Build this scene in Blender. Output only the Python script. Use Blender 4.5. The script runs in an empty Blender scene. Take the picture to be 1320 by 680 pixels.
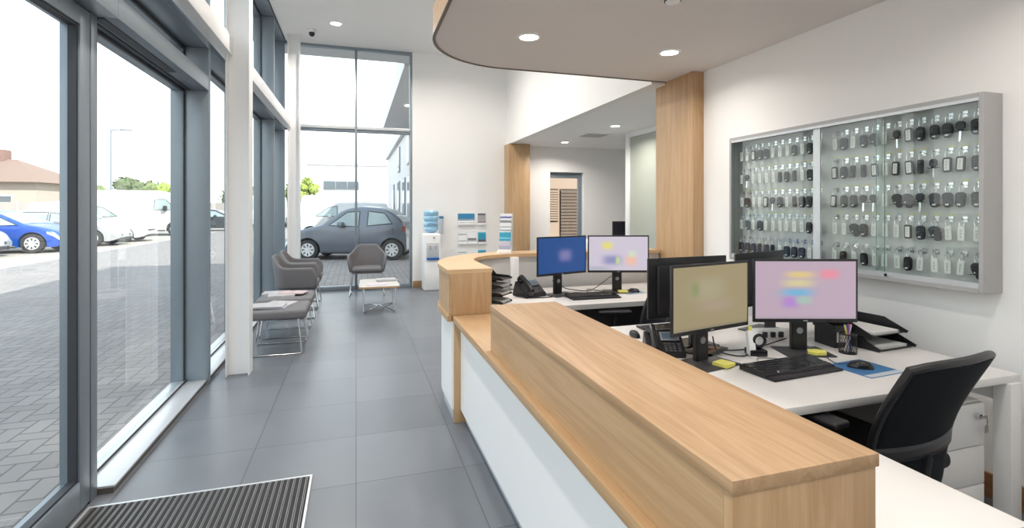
import bpy, bmesh, math, random
from mathutils import Vector, Matrix
R = math.radians
PI = math.pi
rnd = random.Random(7)
sc = bpy.context.scene
col = sc.collection

# ------------------------------------------------------------------ materials
MATS = {}
def _n(nt, t, **kw):
    n = nt.nodes.new(t)
    for k, v in kw.items():
        setattr(n, k, v)
    return n
def mat(name, c, rough=0.5, metal=0.0, var=0.04, scale=12.0, bump=0.0, emit=None, estr=1.0, coat=0.0, stretch=(1, 1, 1), spec=0.5, c2=None):
    if name in MATS: return MATS[name]
    m = bpy.data.materials.new(name); m.use_nodes = True
    nt = m.node_tree; b = nt.nodes['Principled BSDF']
    tc = _n(nt, 'ShaderNodeTexCoord'); mp = _n(nt, 'ShaderNodeMapping'); mp.inputs['Scale'].default_value = stretch
    nt.links.new(tc.outputs['Object'], mp.inputs['Vector'])
    no = _n(nt, 'ShaderNodeTexNoise'); no.inputs['Scale'].default_value = scale; no.inputs['Detail'].default_value = 3
    nt.links.new(mp.outputs[0], no.inputs['Vector'])
    mx = _n(nt, 'ShaderNodeMix', data_type='RGBA')
    if c2 is None:
        a = [max(0, x * (1 - var)) for x in c]; d = [min(1, x * (1 + var)) for x in c]
    else: a, d = c, c2
    mx.inputs[6].default_value = (*a, 1); mx.inputs[7].default_value = (*d, 1)
    nt.links.new(no.outputs['Fac'], mx.inputs[0]); nt.links.new(mx.outputs[2], b.inputs['Base Color'])
    b.inputs['Roughness'].default_value = rough; b.inputs['Metallic'].default_value = metal
    b.inputs['Coat Weight'].default_value = coat; b.inputs['Specular IOR Level'].default_value = spec
    if bump:
        bp = _n(nt, 'ShaderNodeBump'); bp.inputs['Strength'].default_value = bump; bp.inputs['Distance'].default_value = 0.002
        nt.links.new(no.outputs['Fac'], bp.inputs['Height']); nt.links.new(bp.outputs[0], b.inputs['Normal'])
    if emit:
        b.inputs['Emission Color'].default_value = (*emit, 1); b.inputs['Emission Strength'].default_value = estr
    MATS[name] = m
    return m

def oak(name, axis, base=(0.54, 0.355, 0.20), dark=(0.44, 0.275, 0.14), rough=0.42):
    """oak veneer whose grain runs along the given axis (0 x, 1 y, 2 z)"""
    m = bpy.data.materials.new(name); m.use_nodes = True
    nt = m.node_tree; b = nt.nodes['Principled BSDF']
    tc = _n(nt, 'ShaderNodeTexCoord')
    mp = _n(nt, 'ShaderNodeMapping'); s = [9.0, 9.0, 9.0]; s[axis] = 0.55; mp.inputs['Scale'].default_value = s
    nt.links.new(tc.outputs['Object'], mp.inputs['Vector'])
    n1 = _n(nt, 'ShaderNodeTexNoise'); n1.inputs['Scale'].default_value = 1.0; n1.inputs['Detail'].default_value = 5; n1.inputs['Distortion'].default_value = 0.9
    nt.links.new(mp.outputs[0], n1.inputs['Vector'])
    mp2 = _n(nt, 'ShaderNodeMapping'); s = [160.0] * 3; s[axis] = 5.0; mp2.inputs['Scale'].default_value = s
    nt.links.new(tc.outputs['Object'], mp2.inputs['Vector'])
    n2 = _n(nt, 'ShaderNodeTexNoise'); n2.inputs['Scale'].default_value = 1.0; n2.inputs['Detail'].default_value = 2
    nt.links.new(mp2.outputs[0], n2.inputs['Vector'])
    ring = _n(nt, 'ShaderNodeMath', operation='MULTIPLY'); ring.inputs[1].default_value = 9.0
    nt.links.new(n1.outputs['Fac'], ring.inputs[0])
    fr = _n(nt, 'ShaderNodeMath', operation='PINGPONG'); fr.inputs[1].default_value = 1.0
    nt.links.new(ring.outputs[0], fr.inputs[0])
    mul = _n(nt, 'ShaderNodeMath', operation='MULTIPLY'); mul.inputs[1].default_value = 0.55
    nt.links.new(fr.outputs[0], mul.inputs[0])
    add = _n(nt, 'ShaderNodeMath', operation='MULTIPLY_ADD'); add.inputs[1].default_value = 0.9; 
    nt.links.new(n2.outputs['Fac'], add.inputs[0]); nt.links.new(mul.outputs[0], add.inputs[2])
    rp = _n(nt, 'ShaderNodeValToRGB')
    rp.color_ramp.elements[0].position = 0.30; rp.color_ramp.elements[0].color = (*base, 1)
    rp.color_ramp.elements[1].position = 1.0; rp.color_ramp.elements[1].color = (*dark, 1)
    nt.links.new(add.outputs[0], rp.inputs[0]); nt.links.new(rp.outputs[0], b.inputs['Base Color'])
    b.inputs['Roughness'].default_value = rough
    bp = _n(nt, 'ShaderNodeBump'); bp.inputs['Strength'].default_value = 0.08; bp.inputs['Distance'].default_value = 0.001
    nt.links.new(n2.outputs['Fac'], bp.inputs['Height']); nt.links.new(bp.outputs[0], b.inputs['Normal'])
    return m

def math2(nt, op, a, b=None, c=None):
    n = _n(nt, 'ShaderNodeMath', operation=op)
    for i, v in enumerate((a, b, c)):
        if v is None: continue
        if isinstance(v, (int, float)): n.inputs[i].default_value = v
        else: nt.links.new(v, n.inputs[i])
    return n.outputs[0]

def glass(name, tint=(0.97, 0.99, 0.985), refl=1.0):
    m = bpy.data.materials.new(name); m.use_nodes = True
    nt = m.node_tree; nt.nodes.remove(nt.nodes['Principled BSDF']); out = nt.nodes['Material Output']
    tr = _n(nt, 'ShaderNodeBsdfTransparent'); tr.inputs[0].default_value = (*tint, 1)
    gl = _n(nt, 'ShaderNodeBsdfGlossy'); gl.inputs['Roughness'].default_value = 0.0; gl.inputs[0].default_value = (1, 1, 1, 1)
    fr = _n(nt, 'ShaderNodeFresnel'); fr.inputs[0].default_value = 1.45
    k = _n(nt, 'ShaderNodeMath', operation='MULTIPLY'); k.inputs[1].default_value = refl
    nz = _n(nt, 'ShaderNodeTexNoise'); nz.inputs['Scale'].default_value = 0.4
    bp = _n(nt, 'ShaderNodeBump'); bp.inputs['Strength'].default_value = 0.02; bp.inputs['Distance'].default_value = 0.01
    nt.links.new(nz.outputs['Fac'], bp.inputs['Height']); nt.links.new(bp.outputs[0], gl.inputs['Normal'])
    ge = _n(nt, 'ShaderNodeNewGeometry'); fb = math2(nt, 'SUBTRACT', 1.0, ge.outputs['Backfacing'])   # one reflection per pane, on its outer skin
    nt.links.new(math2(nt, 'MULTIPLY', fr.outputs[0], fb), k.inputs[0])
    mx = _n(nt, 'ShaderNodeMixShader')
    nt.links.new(k.outputs[0], mx.inputs[0]); nt.links.new(tr.outputs[0], mx.inputs[1]); nt.links.new(gl.outputs[0], mx.inputs[2])
    nt.links.new(mx.outputs[0], out.inputs[0])
    return m

def tile_floor():
    m = bpy.data.materials.new('floor_tiles'); m.use_nodes = True
    nt = m.node_tree; b = nt.nodes['Principled BSDF']
    g = _n(nt, 'ShaderNodeNewGeometry'); sp = _n(nt, 'ShaderNodeSeparateXYZ'); nt.links.new(g.outputs['Position'], sp.inputs[0])
    def cell(o, off):
        a = math2(nt, 'ADD', o, off); d = math2(nt, 'DIVIDE', a, 0.6)
        fl = math2(nt, 'FLOOR', d); f = math2(nt, 'SUBTRACT', d, fl)
        e = math2(nt, 'MINIMUM', f, math2(nt, 'SUBTRACT', 1.0, f))
        return fl, math2(nt, 'LESS_THAN', e, 0.0055)
    fx, lx = cell(sp.outputs[0], 60.0); fy, ly = cell(sp.outputs[1], 60.12)
    line = math2(nt, 'MAXIMUM', lx, ly)
    cb = _n(nt, 'ShaderNodeCombineXYZ'); nt.links.new(fx, cb.inputs[0]); nt.links.new(fy, cb.inputs[1])
    wn = _n(nt, 'ShaderNodeTexWhiteNoise', noise_dimensions='3D'); nt.links.new(cb.outputs[0], wn.inputs['Vector'])
    no = _n(nt, 'ShaderNodeTexNoise'); no.inputs['Scale'].default_value = 2.2; no.inputs['Detail'].default_value = 5
    nt.links.new(g.outputs['Position'], no.inputs['Vector'])
    v = math2(nt, 'ADD', math2(nt, 'MULTIPLY', wn.outputs['Value'], 0.35), math2(nt, 'MULTIPLY', no.outputs['Fac'], 0.65))
    rp = _n(nt, 'ShaderNodeValToRGB')
    rp.color_ramp.elements[0].position = 0.15; rp.color_ramp.elements[0].color = (0.122, 0.134, 0.152, 1)
    rp.color_ramp.elements[1].position = 0.9; rp.color_ramp.elements[1].color = (0.178, 0.192, 0.214, 1)
    nt.links.new(v, rp.inputs[0])
    mx = _n(nt, 'ShaderNodeMix', data_type='RGBA'); mx.inputs[7].default_value = (0.06, 0.06, 0.068, 1)
    nt.links.new(math2(nt, 'MULTIPLY', line, 0.75), mx.inputs[0]); nt.links.new(rp.outputs[0], mx.inputs[6]); nt.links.new(mx.outputs[2], b.inputs['Base Color'])
    ro = math2(nt, 'MULTIPLY_ADD', no.outputs['Fac'], 0.12, 0.25); nt.links.new(ro, b.inputs['Roughness'])
    bp = _n(nt, 'ShaderNodeBump'); bp.inputs['Strength'].default_value = 0.3; bp.inputs['Distance'].default_value = 0.002
    nt.links.new(math2(nt, 'SUBTRACT', 1.0, line), bp.inputs['Height']); nt.links.new(bp.outputs[0], b.inputs['Normal'])
    return m

def paver_mat():
    """herringbone brick paving: 0.1 x 0.2 blocks laid at 90 degrees, turned 45"""
    m = bpy.data.materials.new('block_paving'); m.use_nodes = True
    nt = m.node_tree; b = nt.nodes['Principled BSDF']
    g = _n(nt, 'ShaderNodeNewGeometry'); mp = _n(nt, 'ShaderNodeMapping', vector_type='POINT')
    mp.inputs['Rotation'].default_value = (0, 0, R(0)); mp.inputs['Scale'].default_value = (8.3, 8.3, 8.3)
    nt.links.new(g.outputs['Position'], mp.inputs['Vector'])
    sp = _n(nt, 'ShaderNodeSeparateXYZ'); nt.links.new(mp.outputs[0], sp.inputs[0])
    x = math2(nt, 'ADD', sp.outputs[0], 4000.0); y = math2(nt, 'ADD', sp.outputs[1], 4000.0)
    ix = math2(nt, 'FLOOR', x); iy = math2(nt, 'FLOOR', y)
    fx = math2(nt, 'SUBTRACT', x, ix); fy = math2(nt, 'SUBTRACT', y, iy)
    d = math2(nt, 'MODULO', math2(nt, 'ADD', math2(nt, 'SUBTRACT', ix, iy), 8000.0), 4.0)   # 0,1 = horizontal pair; 2,3 = vertical pair
    is0 = math2(nt, 'COMPARE', d, 0.0, 0.3); is1 = math2(nt, 'COMPARE', d, 1.0, 0.3); is2 = math2(nt, 'COMPARE', d, 2.0, 0.3); is3 = math2(nt, 'COMPARE', d, 3.0, 0.3)
    w = 0.055
    L = math2(nt, 'LESS_THAN', fx, w); Rr = math2(nt, 'GREATER_THAN', fx, 1 - w)
    B = math2(nt, 'LESS_THAN', fy, w); T = math2(nt, 'GREATER_THAN', fy, 1 - w)
    # joints: d0 opens right, d1 opens left, d2 opens up?, d3 opens down
    def mask(a, flag): return math2(nt, 'MULTIPLY', a, math2(nt, 'SUBTRACT', 1.0, flag))
    line = math2(nt, 'MAXIMUM', math2(nt, 'MAXIMUM', mask(L, is1), mask(Rr, is0)), math2(nt, 'MAXIMUM', mask(B, is2), mask(T, is3)))
    # brick id
    bx = math2(nt, 'SUBTRACT', ix, is1); by = math2(nt, 'SUBTRACT', iy, is2)
    cb = _n(nt, 'ShaderNodeCombineXYZ'); nt.links.new(bx, cb.inputs[0]); nt.links.new(by, cb.inputs[1])
    wn = _n(nt, 'ShaderNodeTexWhiteNoise', noise_dimensions='3D'); nt.links.new(cb.outputs[0], wn.inputs['Vector'])
    no = _n(nt, 'ShaderNodeTexNoise'); no.inputs['Scale'].default_value = 0.6; no.inputs['Detail'].default_value = 6
    nt.links.new(g.outputs['Position'], no.inputs['Vector'])
    v = math2(nt, 'ADD', math2(nt, 'MULTIPLY', wn.outputs['Value'], 0.5), math2(nt, 'MULTIPLY', no.outputs['Fac'], 0.5))
    rp = _n(nt, 'ShaderNodeValToRGB')
    rp.color_ramp.elements[0].position = 0.1; rp.color_ramp.elements[0].color = (0.215, 0.195, 0.19, 1)
    rp.color_ramp.elements[1].position = 0.9; rp.color_ramp.elements[1].color = (0.31, 0.28, 0.27, 1)
    nt.links.new(v, rp.inputs[0])
    mx = _n(nt, 'ShaderNodeMix', data_type='RGBA'); mx.inputs[7].default_value = (0.13, 0.12, 0.12, 1)
    nt.links.new(line, mx.inputs[0]); nt.links.new(rp.outputs[0], mx.inputs[6]); nt.links.new(mx.outputs[2], b.inputs['Base Color'])
    b.inputs['Roughness'].default_value = 0.85
    return m

def screen_mat(name, bg, blobs, strength=0.9):
    """a lit display: emission made of soft coloured areas; object coords, x across, z up (metres)"""
    m = bpy.data.materials.new(name); m.use_nodes = True
    nt = m.node_tree; b = nt.nodes['Principled BSDF']
    tc = _n(nt, 'ShaderNodeTexCoord'); sp = _n(nt, 'ShaderNodeSeparateXYZ'); nt.links.new(tc.outputs['Object'], sp.inputs[0])
    cur = None
    for cx, cz, rx, rz, c in blobs:
        dx = math2(nt, 'DIVIDE', math2(nt, 'SUBTRACT', sp.outputs[0], cx), rx); dz = math2(nt, 'DIVIDE', math2(nt, 'SUBTRACT', sp.outputs[2], cz), rz)
        p4 = lambda q: math2(nt, 'POWER', math2(nt, 'ABSOLUTE', q), 3.0)
        s = math2(nt, 'ADD', p4(dx), p4(dz))
        f = math2(nt, 'POWER', 2.718, math2(nt, 'MULTIPLY', s, -1.0))
        mx = _n(nt, 'ShaderNodeMix', data_type='RGBA'); nt.links.new(f, mx.inputs[0])
        if cur is None: mx.inputs[6].default_value = (*bg, 1)
        else: nt.links.new(cur, mx.inputs[6])
        mx.inputs[7].default_value = (*c, 1); cur = mx.outputs[2]
    b.inputs['Base Color'].default_value = (0.02, 0.02, 0.02, 1); b.inputs['Roughness'].default_value = 0.35
    nt.links.new(cur, b.inputs['Emission Color']); b.inputs['Emission Strength'].default_value = strength
    return m

# ------------------------------------------------------------------ mesh builder
class MB:
    def __init__(s): s.bm = bmesh.new()
    def box(s, x0, x1, y0, y1, z0, z1, bev=0.0, seg=2, M=None):
        r = bmesh.ops.create_cube(s.bm, size=1.0)
        vs = r['verts']
        for v in vs:
            v.co = Vector(((x0 + x1) / 2 + v.co.x * (x1 - x0), (y0 + y1) / 2 + v.co.y * (y1 - y0), (z0 + z1) / 2 + v.co.z * (z1 - z0)))
        if M is not None:
            for v in vs: v.co = M @ v.co
        if bev:
            es = list({e for v in vs for e in v.link_edges})
            bmesh.ops.bevel(s.bm, geom=es, offset=bev, segments=seg, affect='EDGES', profile=0.5)
        return s
    def cyl(s, c, r, h, axis='z', n=24, r2=None, bev=0.0, M=None):
        """cylinder from c upward along axis for h"""
        r2 = r if r2 is None else r2
        a, b = [], []
        for i in range(n):
            t = 2 * PI * i / n
            p = (math.cos(t), math.sin(t))
            for L, rr, hh in ((a, r, 0), (b, r2, h)):
                q = Vector((p[0] * rr, p[1] * rr, hh))
                if axis == 'x': q = Vector((q.z, q.x, q.y))
                elif axis == 'y': q = Vector((q.y, q.z, q.x))
                q = q + Vector(c)
                if M is not None: q = M @ q
                L.append(s.bm.verts.new(q))
        fs = [s.bm.faces.new(a[::-1]), s.bm.faces.new(b)]
        for i in range(n): s.bm.faces.new((a[i], a[(i + 1) % n], b[(i + 1) % n], b[i]))
        if bev:
            es = [e for f in fs for e in f.edges]
            bmesh.ops.bevel(s.bm, geom=es, offset=bev, segments=2, affect='EDGES')
        return s
    def lathe(s, prof, c=(0, 0, 0), n=28, axis='z', M=None):
        rings = []
        for (r, z) in prof:
            ring = []
            for i in range(n):
                t = 2 * PI * i / n
                q = Vector((r * math.cos(t), r * math.sin(t), z))
                if axis == 'y': q = Vector((q.x, q.z, q.y))
                elif axis == 'x': q = Vector((q.z, q.x, q.y))
                q += Vector(c)
                if M is not None: q = M @ q
                ring.append(s.bm.verts.new(q))
            rings.append(ring)
        for a, b in zip(rings, rings[1:]):
            for i in range(n): s.bm.faces.new((a[i], a[(i + 1) % n], b[(i + 1) % n], b[i]))
        if prof[0][0] > 1e-5: s.bm.faces.new(rings[0][::-1])
        if prof[-1][0] > 1e-5: s.bm.faces.new(rings[-1])
        bmesh.ops.remove_doubles(s.bm, verts=[v for r_ in rings for v in r_], dist=1e-5)
        return s
    def prism(s, poly, z0, z1, axis='z', bev=0.0, M=None):
        a, b = [], []
        for (x, y) in poly:
            for L, h in ((a, z0), (b, z1)):
                q = Vector((x, y, h))
                if axis == 'y': q = Vector((x, h, y))
                elif axis == 'x': q = Vector((h, x, y))
                if M is not None: q = M @ q
                L.append(s.bm.verts.new(q))
        n = len(poly)
        f1 = s.bm.faces.new(a[::-1]); f2 = s.bm.faces.new(b)
        for i in range(n): s.bm.faces.new((a[i], a[(i + 1) % n], b[(i + 1) % n], b[i]))
        if bev:
            es = list(set(f1.edges) | set(f2.edges))
            bmesh.ops.bevel(s.bm, geom=es, offset=bev, segments=2, affect='EDGES')
        return s
    def tube(s, pts, r, n=10, closed=False, cap=True, M=None, rs=None):
        P = [Vector(p) for p in pts]; m = len(P); rings = []
        up = None
        for i, p in enumerate(P):
            if closed: t = (P[(i + 1) % m] - P[i - 1]).normalized()
            else: t = ((P[min(i + 1, m - 1)] - P[max(i - 1, 0)])).normalized()
            if up is None:
                up = Vector((0, 0, 1)) if abs(t.z) < 0.9 else Vector((1, 0, 0))
            a = t.cross(up)
            if a.length < 1e-4: a = t.cross(Vector((0, 1, 0.3)))
            a.normalize(); b_ = a.cross(t).normalized(); up = b_
            ring = []; rr = rs[i] if rs else r
            for k in range(n):
                th = 2 * PI * k / n
                q = p + a * math.cos(th) * rr + b_ * math.sin(th) * rr
                if M is not None: q = M @ q
                ring.append(s.bm.verts.new(q))
            rings.append(ring)
        rng = range(m) if closed else range(m - 1)
        for i in rng:
            A, B = rings[i], rings[(i + 1) % m]
            for k in range(n): s.bm.faces.new((A[k], A[(k + 1) % n], B[(k + 1) % n], B[k]))
        if not closed and cap:
            s.bm.faces.new(rings[0][::-1]); s.bm.faces.new(rings[-1])
        return s
    def grid(s, f, nu, nv, closed_u=False):
        V = [[s.bm.verts.new(Vector(f(i / nu, j / nv))) for j in range(nv + 1)] for i in range(nu if closed_u else nu + 1)]
        for i in range(nu):
            A = V[i]; B = V[(i + 1) % len(V)] if closed_u else V[i + 1]
            for j in range(nv): s.bm.faces.new((A[j], B[j], B[j + 1], A[j + 1]))
        return V
    def build(s, name, m, parent=None, smooth=True, angle=35, sub=0, solid=0, bevel=0, loc=None, off=-1):
        me = bpy.data.meshes.new(name)
        bmesh.ops.recalc_face_normals(s.bm, faces=s.bm.faces[:])
        s.bm.to_mesh(me); s.bm.free()
        me.materials.append(m)
        if smooth:
            for p in me.polygons: p.use_smooth = True
            me.set_sharp_from_angle(angle=R(angle))
        o = bpy.data.objects.new(name, me); col.objects.link(o)
        if solid:
            q = o.modifiers.new('solid', 'SOLIDIFY'); q.thickness = solid; q.offset = off
        if bevel:
            q = o.modifiers.new('bevel', 'BEVEL'); q.width = bevel; q.segments = 2; q.limit_method = 'ANGLE'
        if sub:
            q = o.modifiers.new('sub', 'SUBSURF'); q.levels = sub; q.render_levels = sub
        if parent: o.parent = parent
        if loc: o.location = loc
        return o

def thing(name, label, cat, loc=(0, 0, 0), rz=0.0, group=None):
    o = bpy.data.objects.new(name, None); col.objects.link(o)
    o.location = loc; o.rotation_euler = (0, 0, rz); o.empty_display_size = 0.1
    o['label'] = label; o['category'] = cat
    if group: o['group'] = group
    return o
def tag(o, label, cat, group=None, loc=None, rz=None):
    o['label'] = label; o['category'] = cat
    if group: o['group'] = group
    if loc: o.location = loc
    if rz is not None: o.rotation_euler = (0, 0, rz)
    return o
def st(o):
    o['kind'] = 'structure'; return o
def sthing(name, loc=(0, 0, 0)):
    o = bpy.data.objects.new(name, None); col.objects.link(o); o.location = loc; o['kind'] = 'structure'; return o
def dup(root, loc, rz=None, label=None, group=None):
    def cp(o, parent):
        c = o.copy(); col.objects.link(c); c.parent = parent
        for ch in [x for x in KIDS.get(o.name, [])]: KIDS.setdefault(c.name, []).append(cp(ch, c))
        return c
    KIDS = {}
    def scan(o):
        KIDS[o.name] = list(o.children)
        for ch in o.children: scan(ch)
    scan(root)
    c = cp(root, None); c.location = loc
    if rz is not None: c.rotation_euler = (0, 0, rz)
    if label: c['label'] = label
    if group: c['group'] = group
    return c
def L3(*a): return Vector(a)
def arc(cx, cy, r, a0, a1, n): return [(cx + r * math.cos(R(a0 + (a1 - a0) * i / n)), cy + r * math.sin(R(a0 + (a1 - a0) * i / n))) for i in range(n + 1)]

# shared materials
white_wall = mat('white_wall_paint', (0.87, 0.86, 0.845), 0.75, var=0.01, scale=3, bump=0.02)
ceil_paint = mat('ceiling_paint', (0.90, 0.895, 0.885), 0.8, var=0.01, scale=3)
white_lam = mat('white_laminate', (0.86, 0.86, 0.86), 0.35, var=0.01)
desk_lam = mat('white_desktop', (0.72, 0.70, 0.68), 0.38, var=0.015, scale=5)
alu = mat('grey_aluminium', (0.25, 0.295, 0.335), 0.38, metal=0.35, var=0.03, scale=30)
alu_light = mat('light_aluminium', (0.62, 0.64, 0.66), 0.35, metal=0.4, var=0.03, scale=30)
gasket = mat('dark_gasket', (0.03, 0.035, 0.045), 0.6)
steel_white = mat('white_painted_steel', (0.86, 0.86, 0.86), 0.4, var=0.015)
chrome = mat('chrome', (0.75, 0.76, 0.78), 0.15, metal=1.0, var=0.02)
black_pl = mat('black_plastic', (0.014, 0.014, 0.016), 0.42, var=0.15, scale=60)
black_gl = mat('gloss_black_plastic', (0.012, 0.012, 0.014), 0.22, var=0.1)
black_fab = mat('black_mesh_fabric', (0.006, 0.008, 0.011), 0.85, var=0.3, scale=200, bump=0.3, spec=0.2)
grey_fab = mat('grey_upholstery', (0.165, 0.16, 0.168), 0.85, var=0.12, scale=180, bump=0.4)
win_glass = glass('window_glass', (0.95, 0.975, 0.97))
cab_glass = glass('cabinet_glass', (0.95, 0.975, 0.97), 1.35)
oakx, oaky, oakz = oak('oak_grain_x', 0), oak('oak_grain_y', 1), oak('oak_grain_z', 2)
oak_dark = oak('brown_oak_skirting', 1, (0.36, 0.19, 0.085), (0.25, 0.12, 0.05))
oak_skirt = oak('oak_skirting', 0, (0.42, 0.26, 0.12), (0.3, 0.17, 0.08))
paper = mat('white_paper', (0.64, 0.64, 0.63), 0.7, var=0.02)
yellow = mat('yellow_note_paper', (0.80, 0.76, 0.17), 0.7, var=0.05)
# ------------------------------------------------------------------ room shell
CE, SO, YE, XR = 4.45, 2.79, 9.7, 3.15
floor_m = tile_floor()
st(MB().box(-1.42, 7.0, -3.2, YE + 0.02, -0.12, 0.0).build('floor', floor_m))
st(MB().box(-1.18, 3.4, -3.2, YE, CE, CE + 0.12).build('ceiling', ceil_paint))
st(MB().box(-1.42, -1.18, -3.2, YE + 0.1, CE + 0.05, CE + 0.12).build('ceiling', ceil_paint))
# end wall with the tall window at left and a door opening in the back room
w = MB()
w.box(1.02, 3.82, YE, YE + 0.3, 0, CE); w.box(4.62, 7.0, YE, YE + 0.3, 0, CE); w.box(3.82, 4.62, YE, YE + 0.3, 2.245, CE)
st(w.build('wall_end', white_wall, smooth=False))
# right wall near, with the key cabinet; then it turns behind the oak pillar
w = MB(); w.box(XR, XR + 0.15, -3.2, 4.64, 0, SO + 0.0); w.box(XR + 0.15, 7.0, 4.49, 4.64, 0, 2.76)
st(w.build('wall_right', white_wall, smooth=False))
st(MB().box(-1.42, XR + 0.15, -3.2, -3.05, 0, CE).build('wall_back', white_wall, smooth=False))
st(MB().box(6.0, 6.15, 4.64, YE, 0, 2.76).build('wall_back_room_side', white_wall, smooth=False))
st(MB().box(2.87, 2.99, 4.48, YE, 2.76, CE).build('wall_bulkhead', white_wall, smooth=False))
st(MB().box(2.99, 7.0, 4.48, YE, 2.76, 2.88).build('ceiling_back_room', ceil_paint, smooth=False))
# curved soffit over the desk: grey underside, oak edge band, white upstand
def soff(d):
    r = 0.75 - d; x0 = 0.55 + d; y1 = 4.48 - d
    return [(3.3, -3.05), (3.3, y1)] + [(x, y) for x, y in arc(x0 + r, y1 - r, r, 90, 180, 20)] + [(x0, -3.05)]
slab_m = mat('soffit_paint', (0.74, 0.70, 0.675), 0.75, var=0.01, scale=3)
st(MB().prism(soff(0.012)[::-1], SO, SO + 0.2).build('ceiling_soffit', slab_m))
w = MB(); p = soff(0.0)[1:]; q = soff(0.012)[1:]
for (z0, z1) in ((SO + 0.0, SO + 0.215),):
    for i in range(len(p) - 1):
        a = [w.bm.verts.new((p[i][0], p[i][1], z)) for z in (z0, z1)] + [w.bm.verts.new((p[i + 1][0], p[i + 1][1], z)) for z in (z1, z0)]
        w.bm.faces.new(a)
        b = [w.bm.verts.new((q[i][0], q[i][1], z)) for z in (z0, z1)] + [w.bm.verts.new((q[i + 1][0], q[i + 1][1], z)) for z in (z1, z0)]
        w.bm.faces.new(b[::-1])
        for k in (0, 1):
            z = (z0, z1)[k]
            c = [w.bm.verts.new((*p[i], z)), w.bm.verts.new((*q[i], z)), w.bm.verts.new((*q[i + 1], z)), w.bm.verts.new((*p[i + 1], z))]
            w.bm.faces.new(c)
bmesh.ops.remove_doubles(w.bm, verts=w.bm.verts[:], dist=1e-4)
st(w.build('trim_soffit_oak_edge', oakx))
w = MB(); p = soff(-0.004)[1:]; q = soff(0.02)[1:]
for i in range(len(p) - 1):
    w.prism([p[i], p[i + 1], q[i + 1], q[i]], SO - 0.006, SO + 0.004)
st(w.build('trim_soffit_edge_strip', mat('brown_metal_trim', (0.16, 0.12, 0.095), 0.5)))  # thin dark brown strip along the bottom of the oak edge
st(MB().prism(soff(0.05)[::-1], SO + 0.2, SO + 0.21).build('floor_mezzanine', white_wall))
w = MB(); p = soff(0.03)[1:]; q = soff(0.08)[1:]
for i in range(len(p) - 1):
    w.prism([p[i], p[i + 1], q[i + 1], q[i]], SO + 0.205, SO + 1.2)
bmesh.ops.remove_doubles(w.bm, verts=w.bm.verts[:], dist=1e-4)
st(w.build('wall_mezzanine_upstand', white_wall, smooth=False))
st(MB().box(XR + 0.15, XR + 0.25, -3.2, 4.6, SO, CE).build('wall_mezzanine', white_wall, smooth=False))
# oak clad pillars
st(MB().box(3.03, XR - 0.001, 4.03, 4.645, 0, SO - 0.001, bev=0.002).build('trim_oak_pillar_near', oakz))
st(MB().box(2.84, 3.28, 9.4, YE - 0.001, 0, 2.755, bev=0.002).build('trim_oak_pillar_far', oakz))
# skirtings
st(MB().box(XR - 0.018, XR, -3.05, 4.03, 0, 0.127, bev=0.002).build('baseboard_right', oak_dark))
st(MB().box(1.03, 2.84, YE - 0.02, YE - 0.0005, 0, 0.12, bev=0.002).build('baseboard_end', oak_skirt))
st(MB().box(3.28, 3.80, YE - 0.02, YE - 0.0005, 0, 0.12, bev=0.002).build('baseboard_back_room', oak_skirt))

# ------------------------------------------------------------------ curtain wall, left
XG, XI = -1.38, -1.20
def mull(parent, y, z1=CE + 0.04, w=0.06, z0=0.0):
    MB().box(XG + 0.002, XI, y - w / 2, y + w / 2, z0, z1, bev=0.002).build('mullion', alu, parent)
    MB().box(XG - 0.10, XG - 0.004, y - w / 2 - 0.012, y + w / 2 + 0.012, 0.0, z1, bev=0.002).build('outer_frame', alu, parent)
    MB().box(XG - 0.004, XG + 0.002, y - w / 2 - 0.02, y + w / 2 + 0.02, 0.02, z1).build('gasket', gasket, parent)
def bay(n, y0, y1, low_transom=False):
    e = sthing('window_%d' % n)
    mull(e, y1)
    MB().box(XG - 0.012, XG - 0.006, y0 + 0.03, y1 - 0.03, 0.03, CE).build('glass_pane', win_glass, e, smooth=False)
    zs = [2.86] + ([2.50] if low_transom else [])
    for z in zs:
        MB().box(XG, XI, y0 + 0.03, y1 - 0.03, z, z + 0.12, bev=0.002).build('transom', alu, e)
        MB().box(XG - 0.09, XG - 0.014, y0 + 0.03, y1 - 0.03, z - 0.015, z + 0.13).build('outer_transom', alu, e)
        MB().box(XG - 0.014, XG + 0.004, y0 + 0.03, y1 - 0.03, z - 0.022, z + 0.14).build('transom_gasket', gasket, e)
    if low_transom:
        MB().box(-1.315, -1.265, y0 + 0.04, 4.27, 2.494, 2.502).build('vent_slot', gasket, e)
        MB().box(-1.345, -1.335, y0 + 0.04, y1 - 0.04, 2.492, 2.502).build('vent_slot', gasket, e)
    MB().box(XG, XI, y0 + 0.03, y1 - 0.03, CE - 0.02, CE + 0.05, bev=0.002).build('head_frame', alu, e)
    MB().box(XG - 0.09, XG - 0.014, y0 + 0.03, y1 - 0.03, CE - 0.06, CE + 0.05).build('outer_head_frame', alu, e)
    MB().box(-1.365, -1.215, y0 + 0.03, y1 - 0.03, 0.03, 0.042, bev=0.001).build('sill', alu_light, e)  # pale top colour carries the look of reflected sky
    MB().box(-1.36, -1.222, y0 + 0.03, y1 - 0.03, 0.0, 0.03).build('sill_riser', mat('bronze_sill_edge', (0.13, 0.12, 0.11), 0.5, metal=0.3), e)
    MB().box(XG - 0.09, XG + 0.012, y0 + 0.03, y1 - 0.03, 0.0, 0.05, bev=0.002).build('bottom_frame', alu_light, e)
    MB().box(XG + 0.012, XG + 0.016, y0 + 0.03, y1 - 0.03, 0.034, 0.056).build('bottom_gasket', gasket, e)
    return e
bay(1, 3.13, 4.90, True); bay(2, 4.90, 6.70); bay(3, 6.70, 8.48); bay(4, 8.48, YE - 0.02)
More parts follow.
